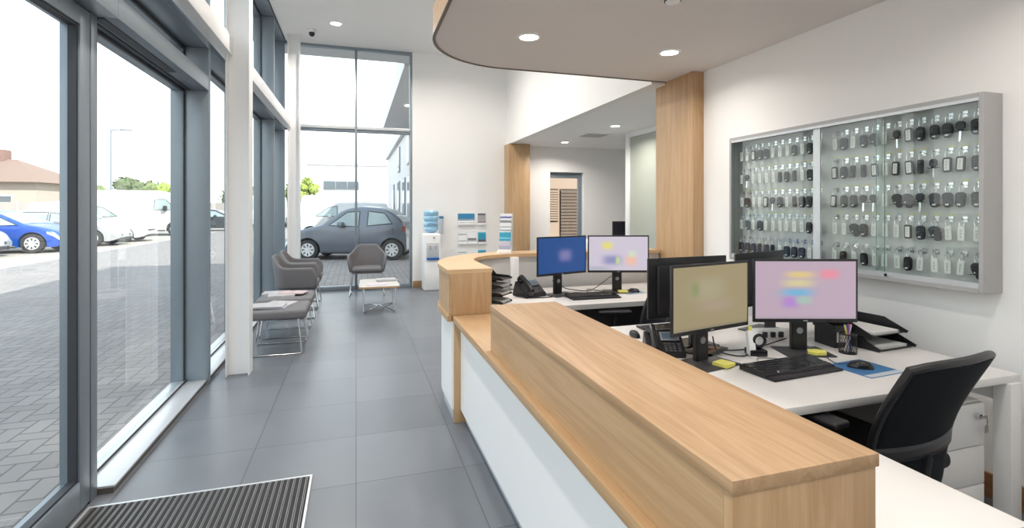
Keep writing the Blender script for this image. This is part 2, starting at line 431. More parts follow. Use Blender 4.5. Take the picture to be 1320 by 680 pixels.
# sliding entrance door, its leaf at the left edge of the picture
def door(n, y0, y1):
    e = sthing('door_%d' % n)
    xa, xb = -1.375, -1.29
    f = 0.095
    for (a, b, nm) in ((y1 - f, y1, 'stile'), (y0, y0 + f, 'stile')):
        MB().box(xa, xb, a, b, 0.015, 2.49, bev=0.003).build(nm, alu, e)
    MB().box(xa, xb, y0 + f, y1 - f, 0.015, 0.16, bev=0.003).build('bottom_rail', alu, e)
    MB().box(xa, xb, y0 + f, y1 - f, 2.40, 2.49, bev=0.003).build('top_rail', alu, e)
    for xx in (-1.338,):
        MB().box(xx - 0.004, xx + 0.004, y0 + f - 0.02, y1 - f + 0.02, 0.15, 2.42).build('glass_pane', win_glass, e, smooth=False)
        g = MB()
        g.box(-1.336, -1.300, y1 - f - 0.014, y1 - f, 0.16, 2.40); g.box(-1.336, -1.300, y0 + f, y0 + f + 0.014, 0.16, 2.40)
        g.box(-1.336, -1.300, y0 + f + 0.014, y1 - f - 0.014, 0.16, 0.172); g.box(-1.336, -1.300, y0 + f + 0.014, y1 - f - 0.014, 2.388, 2.40)
        g.build('glazing_gasket', gasket, e)
    return e
door(1, 1.85, 3.078); door(2, 0.60, 1.83)
e = sthing('trim_1')
MB().box(-1.42, -1.29, 3.090, 3.155, 0, 2.498, bev=0.003).build('door_post', alu, e)
MB().box(-1.40, -1.295, 3.080, 3.089, 0, 2.495).build('door_seal', gasket, e)
MB().box(-1.42, XI, 0.55, 3.159, 2.50, 2.62, bev=0.003).build('door_header', alu, e)
MB().box(-1.42, XI, 0.55, 3.159, 2.86, 2.98, bev=0.003).build('upper_transom', alu, e)
MB().box(XG - 0.012, XG - 0.006, 0.55, 3.09, 2.62, 2.86).build('fanlight_glass', win_glass, e, smooth=False)
MB().box(XG - 0.012, XG - 0.006, 0.55, 3.09, 2.98, CE).build('fanlight_glass', win_glass, e, smooth=False)
MB().box(-1.42, -1.29, 3.09, 3.129, 2.621, 2.859).build('upper_post', alu, e)
MB().box(-1.42, -1.29, 3.09, 3.155, 2.985, CE + 0.04, bev=0.003).build('upper_post', alu, e)
e6 = bay(6, -3.05, 0.55)
# white steel rail between the columns
st(MB().box(-1.16, -1.06, -3.05, 9.38, 2.87, 3.03, bev=0.004).build('trim_white_steel_rail', steel_white))
# H section columns
def column(y, z1):
    w = MB(); x0, x1, d = -1.108, -0.915, 0.155
    w.box(x0, x0 + 0.012, y, y + d, 0, z1); w.box(x1 - 0.012, x1, y, y + d, 0, z1)
    w.box(x0 + 0.012, x1 - 0.012, y + d * 0.42, y + d * 0.42 + 0.010, 0, z1)
    return st(w.build('trim_white_steel_column', steel_white, bevel=0.002))
column(5.02, CE); column(9.25, CE)

# ------------------------------------------------------------------ end window
e = sthing('window_5'); yg = YE + 0.08
for (a, b) in ((-1.40, -1.34), (-0.022, 0.022), (0.975, 1.02)):
    MB().box(a, b, YE + 0.0, YE + 0.14, 0.0, CE + 0.02, bev=0.002).build('mullion', alu, e)
for (a, b) in ((-1.34, -0.022), (0.022, 0.975)):
    MB().box(a, b, YE + 0.0, YE + 0.14, 0.0, 0.075, bev=0.002).build('bottom_frame', alu, e)
    MB().box(a, b, YE + 0.02, YE + 0.14, 2.90, 2.945, bev=0.002).build('transom', alu, e)
    MB().box(a, b, YE + 0.0, YE + 0.04, 2.945, 3.0, bev=0.002).build('transom_cover', alu_light, e)
    MB().box(a, b, YE + 0.0, YE + 0.14, CE - 0.035, CE + 0.02, bev=0.002).build('head_frame', alu, e)
    MB().box(a, b, yg - 0.004, yg + 0.004, 0.07, 2.91).build('glass_pane', win_glass, e, smooth=False)
    MB().box(a, b, yg - 0.004, yg + 0.004, 2.94, CE - 0.03).build('glass_pane', win_glass, e, smooth=False)
# ------------------------------------------------------------------ back room door and glazed partition
e = sthing('door_3')
MB().box(3.82, 4.62, YE + 0.10, YE + 0.16, 2.13, 2.245, bev=0.002).build('head_frame', alu, e)
MB().box(4.50, 4.58, YE + 0.10, YE + 0.16, 0.0, 2.13, bev=0.002).build('stile', alu, e)
MB().box(3.82, 3.86, YE + 0.10, YE + 0.16, 0.0, 2.13, bev=0.002).build('stile', alu, e)
MB().box(3.86, 4.50, YE + 0.10, YE + 0.16, 0.0, 0.10, bev=0.002).build('bottom_rail', alu, e)
MB().box(3.86, 4.50, YE + 0.126, YE + 0.134, 0.10, 2.13).build('glass_pane', win_glass, e, smooth=False)
MB().box(4.58, 4.62, YE + 0.0, YE + 0.16, 0.0, 2.245, bev=0.002).build('architrave', white_lam, e)
e = sthing('window_7')
frost = mat('frosted_partition', (0.42, 0.45, 0.40), 0.12, var=0.1, scale=0.8)
MB().box(4.36, 4.44, 7.50, 7.60, 0, 2.759, bev=0.002).build('post', white_lam, e)
MB().box(4.37, 4.43, 4.65, 7.50, 2.68, 2.759, bev=0.002).build('head_frame', white_lam, e)
MB().box(4.37, 4.43, 4.65, 7.50, 0, 0.1, bev=0.002).build('bottom_frame', white_lam, e)
MB().box(4.395, 4.405, 4.65, 7.50, 0.1, 2.68).build('glass_pane', frost, e, smooth=False)

# ------------------------------------------------------------------ entrance mat
t = thing('entrance_mat', 'dark ribbed entrance mat with metal strips set in the tiled floor', 'mat', (-0.75, 2.2, 0))
mx0, mx1, my0, my1 = -0.515, 0.505, -1.4, 0.822
MB().box(mx0, mx1, my0, my1, 0.0, 0.004).build('backing', mat('mat_backing', (0.02, 0.02, 0.022), 0.9), t)
w = MB(); n = 33; k = MB()
for i in range(n):
    x = mx0 + 0.012 + (mx1 - mx0 - 0.024) * i / (n - 1)
    w.box(x - 0.0085, x - 0.005, my0 + 0.01, my1 - 0.006, 0.004, 0.0085)
    w.box(x + 0.000, x + 0.0025, my0 + 0.01, my1 - 0.006, 0.004, 0.0085)
    if i < n - 1: k.box(x + 0.004, x + 0.0215, my0 + 0.01, my1 - 0.006, 0.004, 0.008)
w.build('metal_strips', mat('mat_metal_strip', (0.30, 0.29, 0.285), 0.45, metal=0.5), t, smooth=False)
k.build('brush_strips', mat('mat_brush', (0.025, 0.027, 0.03), 0.95, var=0.4, scale=300, bump=0.8), t, smooth=False)
w = MB()
w.box(mx0 - 0.012, mx0, my0, my1 + 0.01, 0, 0.009); w.box(mx1, mx1 + 0.012, my0, my1 + 0.01, 0, 0.009); w.box(mx0, mx1, my1 - 0.004, my1 + 0.01, 0, 0.009)
w.build('edge_frame', alu_light, t)

# ------------------------------------------------------------------ ceiling fittings
lamp_em = mat('lamp_diffuser', (1, 0.97, 0.92), 0.5, emit=(1.0, 0.95, 0.88), estr=9.0)
trim_w = mat('lamp_trim', (0.85, 0.85, 0.84), 0.4)
def downlight(x, y, z, power, label, r=0.085, spot=150, vis=True, size=0.08):
    t = thing('ceiling_downlight', label, 'light', (x, y, z), 0, 'recessed ceiling downlights')
    MB().lathe([(r * 0.80, -0.001), (r * 0.84, -0.010), (r * 1.0, -0.010), (r * 1.12, -0.003), (r * 1.12, -0.0003)], n=32).build('trim_ring', trim_w, t)
    MB().lathe([(0, -0.0045), (r * 0.82, -0.0045), (r * 0.82, -0.0005), (0, -0.0005)], n=32).build('diffuser', lamp_em, t)
    ld = bpy.data.lights.new('downlight_lamp', 'AREA'); ld.shape = 'DISK'; ld.size = r * 1.6; ld.energy = power
    ld.color = (1.0, 0.93, 0.86); ld.spread = R(spot)
    lo = bpy.data.objects.new('downlight_lamp', ld); col.objects.link(lo); lo.parent = t; lo.location = (0, 0, -0.012)
    return t
downlight(1.244, 3.587, SO, 7, 'left of the two round downlights near the far edge of the grey soffit')
downlight(2.477, 3.601, SO, 7, 'round downlight in the soffit beside the near oak pillar')
downlight(3.793, 6.914, 2.76, 15, 'larger nearer downlight in the back room ceiling right of the air vent')
downlight(3.81, 8.907, 2.76, 15, 'smaller farther downlight in the back room ceiling left of the vent')
downlight(-0.308, 8.528, CE, 30, 'single downlight in the high ceiling near the end window', r=0.10)
for (x, y, z, p_, l) in ((1.244, 1.2, SO, 6, 'left'), (2.477, 1.2, SO, 6, 'right'), (1.244, -1.2, SO, 6, 'left rear'), (2.477, -1.2, SO, 6, 'right rear')):  # out of view, added to light the desk side of the room
    downlight(x, y, z, p_, 'added unseen downlight in the grey soffit above the near desks, %s of its rows' % l)
for (x, y) in ((-0.308, 5.3), (-0.308, 2.0), (-0.308, -1.3), (1.6, 6.6), (1.6, 8.2)):  # unseen lobby downlights, added as fill to brighten walls and ceiling
    downlight(x, y, CE, 34 if x < 0 else 20, 'added unseen downlight in the high white lobby ceiling %.1f metres from the end wall' % (YE - y), r=0.10)
t = thing('dome_camera', 'small dark security camera under the high ceiling by the end column', 'camera', (-0.699, 8.946, CE))
MB().lathe([(0, -0.0003), (0.07, -0.0003), (0.07, -0.03), (0.055, -0.05), (0, -0.05)]).build('mount', trim_w, t)
MB().lathe([(0, -0.115), (0.02, -0.112), (0.04, -0.095), (0.048, -0.07), (0.048, -0.05), (0, -0.05)]).build('lens_dome', black_gl, t)
t = thing('smoke_detector', 'white round detector on the soffit at the top edge of the picture', 'detector', (1.85, 2.655, SO))
MB().lathe([(0, -0.0003), (0.055, -0.0003), (0.055, -0.015), (0.04, -0.035), (0.02, -0.042), (0, -0.042)]).build('housing', trim_w, t)
MB().lathe([(0.043, -0.020), (0.052, -0.020), (0.052, -0.026), (0.046, -0.0285)]).build('vent_ring', gasket, t)
t = thing('air_vent', 'square slatted air vent in the back room ceiling between two downlights', 'vent', (3.92, 7.9, 2.76))
w = MB(); 
for (a, b, c, d) in ((-0.22, 0.22, 0.2, 0.22), (-0.22, 0.22, -0.22, -0.2), (-0.22, -0.2, -0.2, 0.2), (0.2, 0.22, -0.2, 0.2)): w.box(a, b, c, d, -0.012, -0.0005)
w.build('frame', trim_w, t)
w = MB()
for i in range(9):
    y = -0.18 + 0.045 * i
    w.box(-0.2, 0.2, y - 0.016, y + 0.016, -0.010, -0.008)
w.build('slats', mat('vent_slats', (0.45, 0.45, 0.45), 0.5), t); MB().box(-0.2, 0.2, -0.2, 0.2, -0.004, -0.0005).build('backing', gasket, t)
# ------------------------------------------------------------------ reception counter
HC, H2, HB = 1.068, 0.745, 0.985
t = thing('reception_counter', 'oak and white laminate reception counter with curved raised far end', 'counter', (0.85, 2.2, 0))
def cpart(mb, name, m, **k):
    o = mb.build(name, m, t, **k); o.location = (-0.85, -2.2, 0); return o
def outer(d=0.0, extra=0.0):   # plan curve of the outer edge from the tower to the pillar, offset inward by d
    r = 0.98 - d; return [(0.61 + d, 3.5)] + arc(0.61 + d + r, 4.85 - d - r, r, 180, 90, 18) + [(3.02 - extra, 4.85 - d)]
def inner(d=0.0, extra=0.0):
    return [(0.935 - d, 3.5)] + [(0.935 - d, 3.98)] + arc(0.935 - d + 0.5 + d, 4.55 + d - 0.5 - d, 0.5 + d, 180, 90, 12)[1:] + [(3.02 - extra, 4.55 + d)]
def band(poly_o, poly_i): return poly_o + poly_i[::-1]
cpart(MB().prism(band(outer(), inner()), HC - 0.03, HC), 'curved_top', oak('oak_curved_top', 0, (0.66, 0.46, 0.27), (0.55, 0.36, 0.19)))
def curved_wall(path, th, z0, z1, side=1):
    w = MB(); off = []
    for i, p in enumerate(path):
        a = path[max(0, i - 1)]; b = path[min(len(path) - 1, i + 1)]
        d = Vector((b[0] - a[0], b[1] - a[1])).normalized(); nrm = Vector((d.y, -d.x)) * side
        off.append((p[0] + nrm.x * th, p[1] + nrm.y * th))
    V = [[w.bm.verts.new((*q, z)) for q, z in ((p, z0), (p, z1), (o_, z1), (o_, z0))] for p, o_ in zip(path, off)]
    for A, B in zip(V, V[1:]):
        for k in range(4): w.bm.faces.new((A[k], A[(k + 1) % 4], B[(k + 1) % 4], B[k]))
    w.bm.faces.new(V[0][::-1]); w.bm.faces.new(V[-1])
    return w
cpart(curved_wall(outer(0.012), 0.02, H2, HC - 0.03), 'curved_oak_fascia', oakx)
cpart(curved_wall(outer(0.03), 0.02, 0.09, H2 - 0.04), 'curved_white_panel', white_lam)
cpart(curved_wall(outer(0.05), 0.015, 0.0, 0.09), 'curved_kickboard', alu_light)
cpart(curved_wall(outer(0.0), 0.03, H2 - 0.04, H2), 'curved_oak_band', oakx)
# inner grey-white panel of the far run, follows the inner edge
grey_panel = mat('pale_grey_panel', (0.62, 0.61, 0.60), 0.6, var=0.01)
cpart(curved_wall(inner(0.03, 0.0)[1:], 0.02, 0.0, HC - 0.03, side=-1), 'inner_panel', grey_panel)
cpart(MB().box(1.385, 1.465, 4.515, 4.575, 0.74, HC - 0.03, bev=0.002), 'bracket', white_lam)
# tower block in front of the curve
cpart(MB().box(0.6425, 0.93, 3.501, 3.53, H2, HC - 0.03, bev=0.001), 'tower_front', oakz)
cpart(MB().box(0.905, 0.93, 3.53, 3.98, 0.0, HC - 0.03, bev=0.001), 'tower_side', oakz)
# low transaction shelf
cpart(MB().box(0.645, 0.97, 2.59, 3.50, H2 - 0.04, H2, bev=0.001), 'transaction_shelf', oaky)
cpart(MB().box(0.645, 0.682, 0.79, 2.59, H2 - 0.04, H2, bev=0.001), 'shelf_nosing', oaky)
# raised block
blk_top = oak('oak_block_top', 1, (0.50, 0.325, 0.185), (0.39, 0.24, 0.125))
cpart(MB().box(0.678, 1.052, 0.785, 2.592, HB - 0.028, HB, bev=0.0015), 'raised_top', blk_top)
cpart(MB().box(0.682, 0.705, 0.815, 2.5645, H2 - 0.04, HB - 0.028), 'raised_side_panel', oaky)
cpart(MB().box(1.025, 1.048, 0.815, 2.588, 0.0, HB - 0.028), 'raised_inner_panel', oaky)
cpart(MB().box(0.682, 1.025, 2.565, 2.588, H2, HB - 0.028), 'raised_far_panel', oakz)
cpart(MB().box(0.682, 1.048, 0.79, 0.815, 0.0, HB - 0.028, bev=0.001), 'end_panel', oakz)
# white front with kickboard and the oak post
cpart(MB().box(0.70, 0.72, 0.815, 3.48, 0.09, H2 - 0.04), 'front_panel', white_lam)
cpart(MB().box(0.735, 0.75, 0.815, 3.48, 0.0, 0.09), 'kickboard', alu_light)
cpart(MB().box(0.655, 0.93, 3.48, 3.53, 0.0, H2 - 0.04, bev=0.001), 'oak_post', oakz)

# ------------------------------------------------------------------ desks
def leg_frame(t, x, y0, y1, h, w=0.07):
    m = MB()
    m.box(x - 0.012, x + 0.012, y0, y0 + w, 0, h); m.box(x - 0.012, x + 0.012, y1 - w, y1, 0, h); m.box(x - 0.012, x + 0.012, y0 + w, y1 - w, h - w, h)
    return m.build('leg_frame', desk_lam, t)
t = thing('double_desk', 'long white double desk between the raised counter and the key cabinet wall', 'desk', (2.0, 2.24, 0))
MB().box(-0.945, 0.95, -0.70, 0.70, 0.695, 0.73, bev=0.002).build('desktop', desk_lam, t)
for s in (-1, 1): MB().box(0.855, 0.93, 0.68 * s - 0.035, 0.68 * s + 0.035 if s < 0 else 0.68 * s + 0.01, 0, 0.695, bev=0.002).build('leg', desk_lam, t)
MB().box(0.875, 0.905, -0.64, 0.64, 0.60, 0.695).build('rail', desk_lam, t)
MB().box(-0.90, 0.86, -0.012, 0.012, 0.25, 0.695).build('modesty_panel', mat('dark_grey_panel', (0.10, 0.10, 0.105), 0.6), t)
t = thing('side_worktop', 'short white worktop at the near end behind the oak counter block', 'desk', (1.31, 1.17, 0))
MB().box(-0.255, 0.26, -0.37, 0.365, 0.695, 0.73, bev=0.002).build('desktop', desk_lam, t)
MB().box(-0.24, 0.25, -0.35, -0.33, 0.0, 0.695, bev=0.001).build('end_panel', desk_lam, t)
t = thing('link_worktop', 'white worktop hidden between the raised block and the far desk', 'desk', (1.2, 3.27, 0))
MB().box(-0.145, 0.2, -0.32, 0.34, 0.70, 0.735, bev=0.002).build('desktop', desk_lam, t)
MB().box(0.17, 0.19, -0.30, 0.32, 0.0, 0.70).build('support_panel', desk_lam, t)
t = thing('far_desk', 'white desk with two monitors under the curved counter ledge', 'desk', (2.0, 4.06, 0))
MB().prism([(-1.06, -0.43), (0.93, -0.43), (0.93, 0.45), (-0.50, 0.45), (-0.85, 0.33), (-1.0, 0.10), (-1.06, -0.1)], 0.70, 0.74, bev=0.002).build('desktop', desk_lam, t)
MB().box(0.87, 0.92, -0.40, 0.40, 0, 0.70).build('leg_panel', desk_lam, t)
MB().box(-0.55, -0.53, -0.30, 0.40, 0, 0.70).build('leg_panel', desk_lam, t)
MB().box(-0.53, 0.87, 0.36, 0.38, 0.2, 0.70).build('modesty_panel', mat('dark_grey_panel', (0, 0, 0)), t)

t = thing('drawer_pedestal', 'white three drawer pedestal under the right end of the near desk', 'cabinet', (2.58, 1.86, 0))
MB().box(-0.135, 0.225, -0.24, 0.28, 0.03, 0.60, bev=0.002).build('body', desk_lam, t)
for (a, b) in ((0.04, 0.215), (0.22, 0.395), (0.40, 0.595)):
    d = MB().box(-0.133, 0.223, -0.262, -0.242, a, b, bev=0.002).build('drawer', desk_lam, t)
    MB().box(-0.131, -0.03, -0.266, -0.262, b - 0.03, b - 0.006).build('finger_pull', alu_light, d)
MB().lathe([(0, -0.018), (0.011, -0.018), (0.012, -0.0), (0, 0.0)], (0.17, -0.262, 0.54), axis='y', n=16).build('lock', chrome, t)
w = MB(); w.box(0.145, 0.195, -0.291, -0.288, 0.535, 0.546); w.box(0.168, 0.172, -0.288, -0.279, 0.536, 0.545); w.tube([(0.19, -0.289, 0.54), (0.196, -0.290, 0.52), (0.193, -0.289, 0.50)], 0.002)
w.box(0.183, 0.203, -0.290, -0.287, 0.468, 0.50); w.build('hanging_key', mat('brass_grey', (0.28, 0.26, 0.22), 0.4, metal=0.6), t)
for sx in (-0.10, 0.18):
    for sy in (-0.2, 0.24): MB().cyl((sx, sy, 0.0), 0.02, 0.032, n=16).build('caster', black_pl, t)

# ------------------------------------------------------------------ monitors
def monitor(x, y, rz, zc, screen, label, desk_z, base_off=0.05, w=0.553, h=0.335, group=None, cable=True):
    """screen faces local -y"""
    t = thing('computer_monitor', label, 'monitor', (x, y, desk_z), rz, group)
    z0 = zc - desk_z
    p = MB().box(-w / 2, w / 2, 0, 0.012, z0 - h / 2, z0 + h / 2, bev=0.003); o = p.build('bezel', black_pl, t)
    MB().box(-w / 2 + 0.05, w / 2 - 0.05, 0.012, 0.04, z0 - h / 2 + 0.03, z0 + h / 2 - 0.04, bev=0.008).build('rear_housing', black_pl, t)
    s = MB().box(-w / 2 + 0.012, w / 2 - 0.012, -0.0015, 0.0, -h / 2 + 0.020, h / 2 - 0.012).build('screen', screen, t, smooth=False); s.location = (0, 0, z0)
    MB().box(-0.012, 0.012, -0.0012, 0.0, z0 - h / 2 + 0.006, z0 - h / 2 + 0.012).build('badge', mat('badge_grey', (0.3, 0.3, 0.3), 0.4), o)
    # stand
    n = MB(); n.prism([(-0.042, 0.008), (0.042, 0.008), (0.042, z0 - 0.02), (-0.042, z0 - 0.02)], 0.055, 0.085, axis='y', bev=0.004); n.build('stand', black_pl, t)
    MB().box(-0.05, 0.05, 0.038, 0.058, z0 - 0.06, z0 + 0.04, bev=0.004).build('mount_plate', black_pl, t)
    MB().lathe([(0.0, -0.003), (0.016, -0.003), (0.018, 0.0), (0.0, 0.0)], (0, 0.0545, (z0 - h / 2) * 0.66), axis='y', n=20).build('cable_hole', mat('silver_disc', (0.35, 0.35, 0.36), 0.3, metal=0.5), t)
    MB().box(-0.125, 0.125, -0.07, 0.12, 0.0, 0.008, bev=0.003).build('base', mat('monitor_base', (0.045, 0.045, 0.047), 0.35, var=0.1), t)
    return t
blue = screen_mat('screen_blue', (0.008, 0.085, 0.34), [(0.03, 0.0, 0.07, 0.05, (0.25, 0.25, 0.55))], 0.55)
lilac = screen_mat('screen_calendar', (0.62, 0.56, 0.66), [(-0.10, 0.075, 0.05, 0.035, (0.75, 0.70, 0.18)), (-0.06, -0.055, 0.085, 0.045, (0.28, 0.28, 0.50)), (-0.005, -0.06, 0.02, 0.035, (0.55, 0.66, 0.3)), (0.115, -0.055, 0.05, 0.05, (0.85, 0.50, 0.38)), (0.125, 0.0, 0.035, 0.03, (0.62, 0.72, 0.55)), (-0.19, -0.13, 0.12, 0.02, (0.45, 0.45, 0.52))], 0.75)
olive = screen_mat('screen_document', (0.29, 0.235, 0.125), [(-0.04, 0.04, 0.13, 0.06, (0.33, 0.29, 0.18)), (-0.12, 0.045, 0.03, 0.035, (0.22, 0.24, 0.10)), (0.03, -0.04, 0.12, 0.03, (0.33, 0.26, 0.18)), (0, -0.16, 0.4, 0.022, (0.17, 0.15, 0.11))], 0.82)
pink = screen_mat('screen_schedule', (0.47, 0.36, 0.44), [(-0.03, 0.085, 0.075, 0.018, (0.68, 0.52, 0.22)), (0.125, 0.088, 0.05, 0.025, (0.76, 0.25, 0.33)), (-0.04, 0.04, 0.08, 0.02, (0.62, 0.55, 0.30)), (-0.045, -0.01, 0.085, 0.022, (0.16, 0.42, 0.62)), (-0.08, -0.06, 0.045, 0.03, (0.42, 0.22, 0.58)), (-0.01, -0.05, 0.04, 0.02, (0.35, 0.50, 0.42)), (0, -0.16, 0.4, 0.02, (0.3, 0.27, 0.3))], 0.78)
off = mat('screen_far_side', (0.02, 0.02, 0.025), 0.2)
monitor(1.67, 2.075, R(12), 1.063, olive, 'near monitor showing a blurred olive brown page, beside the oak counter', 0.73)
monitor(2.272, 2.09, R(-17.5), 1.063, pink, 'near monitor with a pale pink calendar screen in front of the key cabinet', 0.73)
monitor(1.81, 2.46, R(180 + 4), 1.055, off, 'black back of the left monitor facing away on the double desk', 0.73)
monitor(2.45, 2.60, R(180 + 17), 1.055, off, 'black back of the right monitor facing away, below the key cabinet', 0.73)
monitor(1.72, 4.07, R(17), 1.087, blue, 'far monitor with a plain deep blue screen', 0.74)
monitor(2.26, 4.06, R(-17), 1.087, lilac, 'far monitor with a pale screen of yellow, blue and orange blurs', 0.74)

# ------------------------------------------------------------------ keyboards and mice
def key_mesh(w, d):
    m = MB(); m.prism([(-w / 2, -d / 2), (w / 2, -d / 2), (w / 2, d / 2), (-w / 2, d / 2)], 0, 0.004)
    for v in m.bm.verts:
        if v.co.z > 0.002: v.co.x *= 0.86; v.co.y = v.co.y * 0.84 + 0.0008
    return m
def keyboard(x, y, z, rz, label, fine):
    t = thing('computer_keyboard', label, 'keyboard', (x, y, z), rz)
    W, D = 0.445, 0.155
    M = Matrix.Rotation(R(4), 4, 'X')
    b = MB(); b.box(-W / 2, W / 2, -D / 2, D / 2, 0.0, 0.018, bev=0.006)
    for v in b.bm.verts: v.co.z += (v.co.y + D / 2) * 0.06 if v.co.z > 0.009 else 0
    b.build('case', black_pl, t)
    b = MB(); b.box(-W / 2 + 0.004, W / 2 - 0.004, -D / 2 - 0.045, -D / 2 + 0.006, 0.0, 0.012, bev=0.004); b.build('wrist_rest', black_pl, t)
    rows = 6; allk = MB(); first = {}
    kx0 = -W / 2 + 0.012
    for r_ in range(rows):
        yy = -D / 2 + 0.018 + r_ * 0.0225 + (0.004 if r_ == 5 else 0)
        zz = 0.018 + (yy + D / 2) * 0.06
        xs = []
        x_ = 0.0
        while x_ < 0.418:
            wkey = 0.018
            if r_ == 0 and abs(x_ - 0.072) < 0.01: wkey = 0.110
            if r_ in (1, 2) and x_ == 0: wkey = 0.026
            if 0.276 < x_ < 0.283 or 0.337 < x_ < 0.345:
                x_ += 0.007; continue
            if r_ in (1, 2) and 0.285 < x_ < 0.335 and not (r_ == 1 and 0.3 < x_ < 0.315): x_ += 0.0195; continue
            xs.append((x_ + wkey / 2, wkey)); x_ += wkey + 0.0015
        for cx, wk in xs:
            if fine:
                kk = round(wk, 4)
                if kk not in first:
                    o = key_mesh(wk, 0.0185).build('key', black_gl, t); first[kk] = o
                else: o = first[kk].copy(); col.objects.link(o)
                o.parent = t; o.location = (kx0 + cx, yy, zz)
            else:
                m2 = key_mesh(wk, 0.0185); n0 = len(allk.bm.verts); me = bpy.data.meshes.new('tmp'); m2.bm.to_mesh(me); m2.bm.free(); allk.bm.from_mesh(me); bpy.data.meshes.remove(me)
                allk.bm.verts.ensure_lookup_table()
                for v in allk.bm.verts[n0:]: v.co += Vector((kx0 + cx, yy, zz))
    if not fine: allk.build('key_field', black_gl, t)
    return t
keyboard(1.975, 1.92, 0.73, R(4), 'black keyboard in front of the pink calendar monitor', True)
keyboard(1.95, 2.76, 0.73, R(180), 'black keyboard partly hidden behind the olive screen monitor', False)
keyboard(1.93, 3.93, 0.74, R(-2), 'black keyboard on the far desk below the blue monitor', False)
def mouse(x, y, z, rz, label):
    t = thing('computer_mouse', label, 'mouse', (x, y, z), rz)
    b = MB()
    def f(u, v):
        a = 2 * PI * u; ph = v * PI / 2
        rx, ry = 0.031, 0.056
        return (math.cos(a) * rx * math.cos(ph) ** 0.6 * (1 - 0.12 * math.cos(a) ** 2), math.sin(a) * ry * math.cos(ph) ** 0.6, 0.034 * math.sin(ph) * (1 - 0.25 * max(0, math.sin(a)) * math.cos(ph)))
    b.grid(f, 28, 8, True); b.build('shell', black_gl, t)
    MB().cyl((-0.003, 0.034, 0.021), 0.009, 0.006, axis='x', n=16).build('scroll_wheel', mat('wheel_grey', (0.06, 0.06, 0.06), 0.7), t)
    MB().cyl((0, 0, 0), 0.02, 0.0015, n=16).build('foot', black_pl, t)
    return t
mouse(2.315, 1.82, 0.7335, R(50), 'black mouse on the blue mouse mat beside the near keyboard')
mouse(1.60, 2.68, 0.73, R(170), 'black mouse just beyond the oak block, beside the phone')
mouse(2.40, 4.03, 0.7435, R(30), 'dark mouse on the small blue mat on the far desk')
def mousemat(x, y, z, rz, label, w=0.25, d=0.19):
    t = thing('mouse_mat', label, 'mouse mat', (x, y, z), rz)
    MB().box(-w / 2, w / 2, -d / 2, d / 2, 0, 0.003, bev=0.001).build('pad', mat('mat_blue', (0.05, 0.17, 0.36), 0.6, var=0.35, scale=9), t)
    MB().box(-w / 2 + 0.002, w / 2 - 0.002, -d / 2 + 0.002, -d / 2 + 0.035, 0.003, 0.0033).build('pale_strip', mat('mat_pale', (0.50, 0.55, 0.60), 0.6), t)
    return t
mousemat(2.335, 1.812, 0.73, R(4), 'blue printed mouse mat with a pale strip beside the near keyboard', 0.235, 0.215)
mousemat(2.375, 4.02, 0.74, R(5), 'small navy mouse mat on the far desk', 0.2, 0.16)

# ------------------------------------------------------------------ yellow notes
def notes(x, y, z, rz, label, hexa=False):
    t = MB()
    for i in range(5):
        if hexa: poly = [(0.046 * math.cos(R(60 * k + 1.5 * i)) * 1.15, 0.040 * math.sin(R(60 * k + 1.5 * i))) for k in range(6)]
        else: poly = [(a * 0.038 + 0.0006 * i, b * 0.038) for a, b in ((-1, -1), (1, -1), (1, 1), (-1, 1))]
        t.prism(poly, 0.0028 * i, 0.0028 * i + 0.0026)
    return tag(t.build('sticky_note_pad', yellow), label, 'sticky notes', loc=(x, y, z), rz=rz)
notes(1.705, 2.035, 0.738, R(20), 'square yellow note pad on the foot of the olive screen monitor')
notes(2.31, 2.055, 0.738, R(-10), 'hexagonal yellow note pad on the foot of the pink calendar monitor', True)
notes(2.285, 4.03, 0.748, R(-15), 'pale yellow note pad on the foot of a far monitor')

